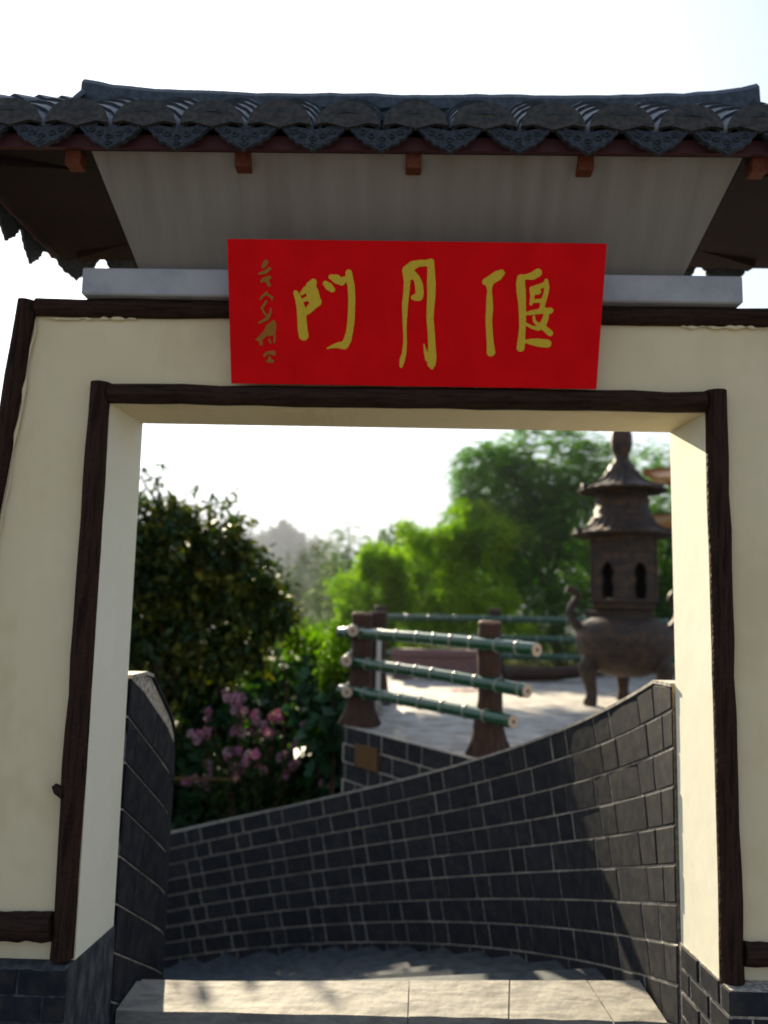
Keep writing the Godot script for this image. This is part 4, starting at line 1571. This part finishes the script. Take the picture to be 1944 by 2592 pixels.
	tree("shade_shrub", "dark green shrub spread at the foot of the tall feathery tree", "shrub", Vector3(4.2, .3, -13.4), [Vector3(3.2, 1.9, -13.2), Vector3(4.8, 2.1, -13.4), Vector3(6.0, 2.0, -13.6)], .04, L, "leaf")
	# tall feathery trees
	var feather := [C(.13, .30, .040), C(.17, .34, .044), C(.11, .25, .040), C(.22, .37, .046)]
	L = leaf_arrays()
	sprays(L, [B(2.15, 4.35, -15.2, .95, .95, .9), B(3.3, 4.9, -15.6, 1.2, 1.1, 1.0), B(2.5, 3.2, -15.0, 1.0, .85, .9), B(3.9, 3.7, -15.2, 1.2, .9, .9), B(1.55, 3.6, -15.0, .5, .6, .5), B(3.2, 2.4, -15.2, 1.1, .7, .8), B(2.6, 4.0, -15.4, 1.2, 1.0, .8), B(4.3, 4.6, -15.6, .9, .9, .8), B(1.9, 4.9, -15.3, .6, .5, .6)], 6400, .36, .095, feather)
	tree("feathery_tree", "tall feathery green tree with reddish limbs between bushes and burner", "tree", Vector3(3.5, .3, -15.3), [Vector3(2.2, 4.5, -15.2), Vector3(3.3, 5.2, -15.6), Vector3(2.4, 3.3, -15.0), Vector3(4.0, 4.0, -15.2)], .11, L, "leaf", "red_bark", "tall feathery trees behind the terrace")
	L = leaf_arrays()
	sprays(L, [B(5.6, 4.4, -15.8, 1.3, 1.1, 1.0), B(5.3, 3.1, -15.4, 1.2, 1.0, .9), B(6.9, 3.9, -16.0, 1.3, 1.4, 1.0), B(6.0, 2.2, -15.2, 1.0, .8, .8)], 3000, .36, .095, feather)
	tree("feathery_tree", "second feathery green tree seen through and behind the incense burner", "tree", Vector3(5.9, .3, -15.7), [Vector3(5.6, 4.8, -15.8), Vector3(5.2, 3.4, -15.4), Vector3(6.9, 4.4, -16.0)], .11, L, "leaf", "red_bark", "tall feathery trees behind the terrace")
	# a tall tree beside the path; its long limbs reach out above the opening and dapple the terrace
	L = leaf_arrays()
	fill(L, [B(-3.9, 7.75, -20.0, .75, .42, .9), B(-2.9, 7.7, -20.3, .75, .45, .9), B(-1.9, 7.6, -20.2, .6, .40, .8), B(-9.3, 8.3, -20.5, 1.2, 1.2, 1.3), B(-8.3, 8.9, -20.4, .9, 1.0, 1.2), B(-9.4, 7.0, -20.8, 1.1, .8, 1.1), B(-8.0, 10.0, -20.6, .7, .8, 1.0), B(-7.35, 8.3, -20.4, .45, .40, .7)], 1100, 10, .26, .20, .11, [C(.05, .085, .024), C(.07, .11, .028)], .3, .1)
	var big := thing("spreading_tree", "tall spreading tree beyond the dark tree, its high limbs dappling the terrace with shade", "tree")
	var wood := start()
	tube(wood, [Vector3(-9.5, -.2, -20.5), Vector3(-9.45, 3.0, -20.5), Vector3(-9.35, 5.6, -20.5), Vector3(-9.1, 7.4, -20.5), Vector3(-8.6, 9.2, -20.5)], [.30, .23, .18, .12, .04], 10, true, .05)
	tube(wood, [Vector3(-9.35, 5.6, -20.5), Vector3(-8.7, 6.9, -20.4), Vector3(-7.6, 7.8, -20.4), Vector3(-6.0, 8.3, -20.3), Vector3(-3.6, 8.05, -20.1), Vector3(-1.6, 7.7, -20.2)], [.13, .11, .10, .08, .05, .02], 8)
	tube(wood, [Vector3(-9.4, 4.9, -20.5), Vector3(-9.9, 6.9, -20.2)], [.10, .04], 8)
	tube(wood, [Vector3(-6.0, 8.3, -20.3), Vector3(-4.2, 7.9, -20.0), Vector3(-3.0, 7.6, -20.5)], [.06, .04, .015], 7)
	put("trunk", done(wood), M.bark, big)
	put("crown", leaf_mesh(L), M.leaf, big)
	# a belt of trees that closes the view low down, behind the bushes
	for q in [["dark backing tree behind the light green bushes", Vector3(.6, .3, -19.0), [B(.2, 2.2, -19, 1.6, 1.6, 1.0), B(1.9, 2.4, -19.4, 1.4, 1.8, 1.0)]], ["dark backing tree behind the shrub and the feathery trees", Vector3(4.8, .3, -19.5), [B(3.9, 2.6, -19.5, 1.6, 2.0, 1.0), B(6.2, 2.6, -19.6, 1.9, 2.0, 1.0)]]]:
		L = leaf_arrays()
		fill(L, q[2], 1100, 12, .28, .15, .08, [C(.08, .14, .040), C(.10, .17, .044)], .3, .3)
		tree("backing_tree", q[0], "tree", q[1], [q[2][0][0], q[2][1][0]], .10, L, "leaf", "bark", "trees behind the bush row")

func flowering_bush():
	var t := thing("crape_myrtle", "pink flowering bush growing behind the curved brick wall", "bush")
	var L := leaf_arrays()
	var P := leaf_arrays()
	var st := start()
	var base := Vector3(-1.55, -1.75, -6.7)
	var green := [C(.045, .095, .032), C(.058, .115, .034), C(.075, .14, .036)]
	var pink := [C(.58, .24, .38), C(.64, .32, .44), C(.52, .20, .34), C(.62, .38, .46)]
	for i in 44:
		var a := TAU * i / 44.0 + rng.randf_range(-.2, .2)
		var rr := rng.randf_range(.25, 1.05)
		var tip := base + Vector3(cos(a) * rr, rng.randf_range(1.2, 2.4) - .35 * rr, sin(a) * rr * .6)
		var bend := base.lerp(tip, .55) + Vector3(0, .25, 0)
		tube(st, [base + Vector3(cos(a) * .1, -.1, sin(a) * .1), bend, tip], [.013, .009, .004], 5)
		for k in 60:
			var s := rng.randf_range(.35, 1.0)
			var p := (base.lerp(bend, s * 2) if s < .5 else bend.lerp(tip, s * 2 - 1)) + dir_random() * .09
			leaf(L, p, (dir_random() + Vector3(0, -.1, 0)).normalized(), Vector3.UP, rng.randf_range(.06, .10), rng.randf_range(.028, .042), green[rng.randi() % 3])
		for c in rng.randi_range(2, 5):
			var h := tip + Vector3(rng.randf_range(-.10, .10), rng.randf_range(-.10, .05), rng.randf_range(-.08, .08)) * (1.0 if c else .2)
			var tone: Color = pink[rng.randi() % 4]
			for k in 42:
				var d := dir_random()
				var v := rng.randf_range(.75, 1.25)
				leaf(P, h + d * Vector3(.038, .046, .038) * rng.randf_range(.4, 1.0), (d + dir_random() * .6).normalized(), dir_random(),   .022, .020, Color(tone.r * v, tone.g * v, tone.b * v))
	put("stem", done(st), M.bark, t)
	put("foliage", leaf_mesh(L), M.leaf, t)
	put("blossom", leaf_mesh(P), M.blossom, t)

func vines():
	# broad leaves and undergrowth between the dark tree and the bush
	var t := thing("undergrowth", "dark broad-leaved undergrowth behind the pink bush", "undergrowth")
	t.set_meta("kind", "stuff")
	var L := leaf_arrays()
	var g := [C(.030, .080, .042), C(.042, .10, .050), C(.022, .055, .028)]
	fill(L, [B(-2.1, .25, -7.9, .9, .32, .4), B(-1.3, .20, -7.8, .6, .35, .4), B(-2.6, -.5, -8.0, 1.1, .8, .5), B(-1.3, -.6, -8.0, .9, .9, .5), B(-.75, -.2, -7.0, .35, .7, .6), B(-3.4, -.6, -7.9, .8, .8, .5), B(-.72, .2, -6.0, .15, .5, .5), B(-.9, .45, -7.0, .3, .4, .4), B(-1.4, .45, -8.6, .8, .4, .4), B(-2.2, -1.1, -7.6, 1.0, .5, .5), B(-1.2, -1.1, -7.4, .8, .5, .4)], 1150, 6, .2, .20, .15, g, .5, .2)
	put("foliage", leaf_mesh(L), M.glossy_leaf, t)
	# creeper over the terrace corner
	var c := thing("creeper", "sunlit green creeper spilling over the terrace corner left of the fence", "creeper")
	L = leaf_arrays()
	var lime := [C(.15, .25, .024), C(.11, .20, .022), C(.19, .28, .028)]
	fill(L, [B(-.85, 1.02, -7.4, .33, .22, .35), B(-.68, .82, -6.4, .20, .32, .4), B(-1.2, 1.08, -8.0, .35, .16, .3), B(-.60, 1.20, -6.9, .22, .14, .3)], 480, 9, .11, .075, .045, lime, .3, .3)
	put("foliage", leaf_mesh(L), M.leaf, c)
	var st := start()
	for k in 5:
		var a := Vector3(-.66 - .05 * k, -.9, -5.6 - .4 * k)
		tube(st, [a, a + Vector3(.02, .9, -.1), a + Vector3(-.05, 1.7, -.3)], [.012, .010, .005], 5)
	put("stem", done(st), M.bark, c)
	# clipped line of growth above the dark bank
	var h := thing("low_hedge", "low ragged hedge top catching light between dark tree and creeper", "hedge")
	L = leaf_arrays()
	fill(L, [B(-2.2, 1.02, -10.0, .8, .16, .4), B(-1.2, 1.10, -10.6, .7, .20, .4), B(-1.8, .4, -10.6, 1.2, .65, .4)], 420, 9, .14, .085, .05, [C(.12, .20, .026), C(.09, .16, .024)], .3, .3)
	put("foliage", leaf_mesh(L), M.leaf, h)
	st = start()
	for k in 6:
		var a := Vector3(-2.7 + .34 * k, -.6, -10.5)
		tube(st, [a, a + Vector3(.04, .8, 0), a + Vector3(-.04, 1.5, .05)], [.02, .015, .006], 5)
	put("stem", done(st), M.bark, h)
	# dead pole propped in the bush
	var p := thing("garden_cane", "thin reddish cane standing behind the pink bush", "cane")
	st = start()
	tube(st, [Vector3(-1.42, -1.4, -7.2), Vector3(-1.36, .62, -7.25)], [.016, .012], 7)
	put("stick", done(st), M.red_bark, p)
	var q := thing("tie_pole", "thin tan pole lying level between the wall end and the pink bush", "cane")
	st = start()
	tube(st, [Vector3(-2.75, -.34, -6.1), Vector3(-1.7, -.36, -6.25)], [.016, .013], 7)
	put("stick", done(st), M.sign_wood, q)
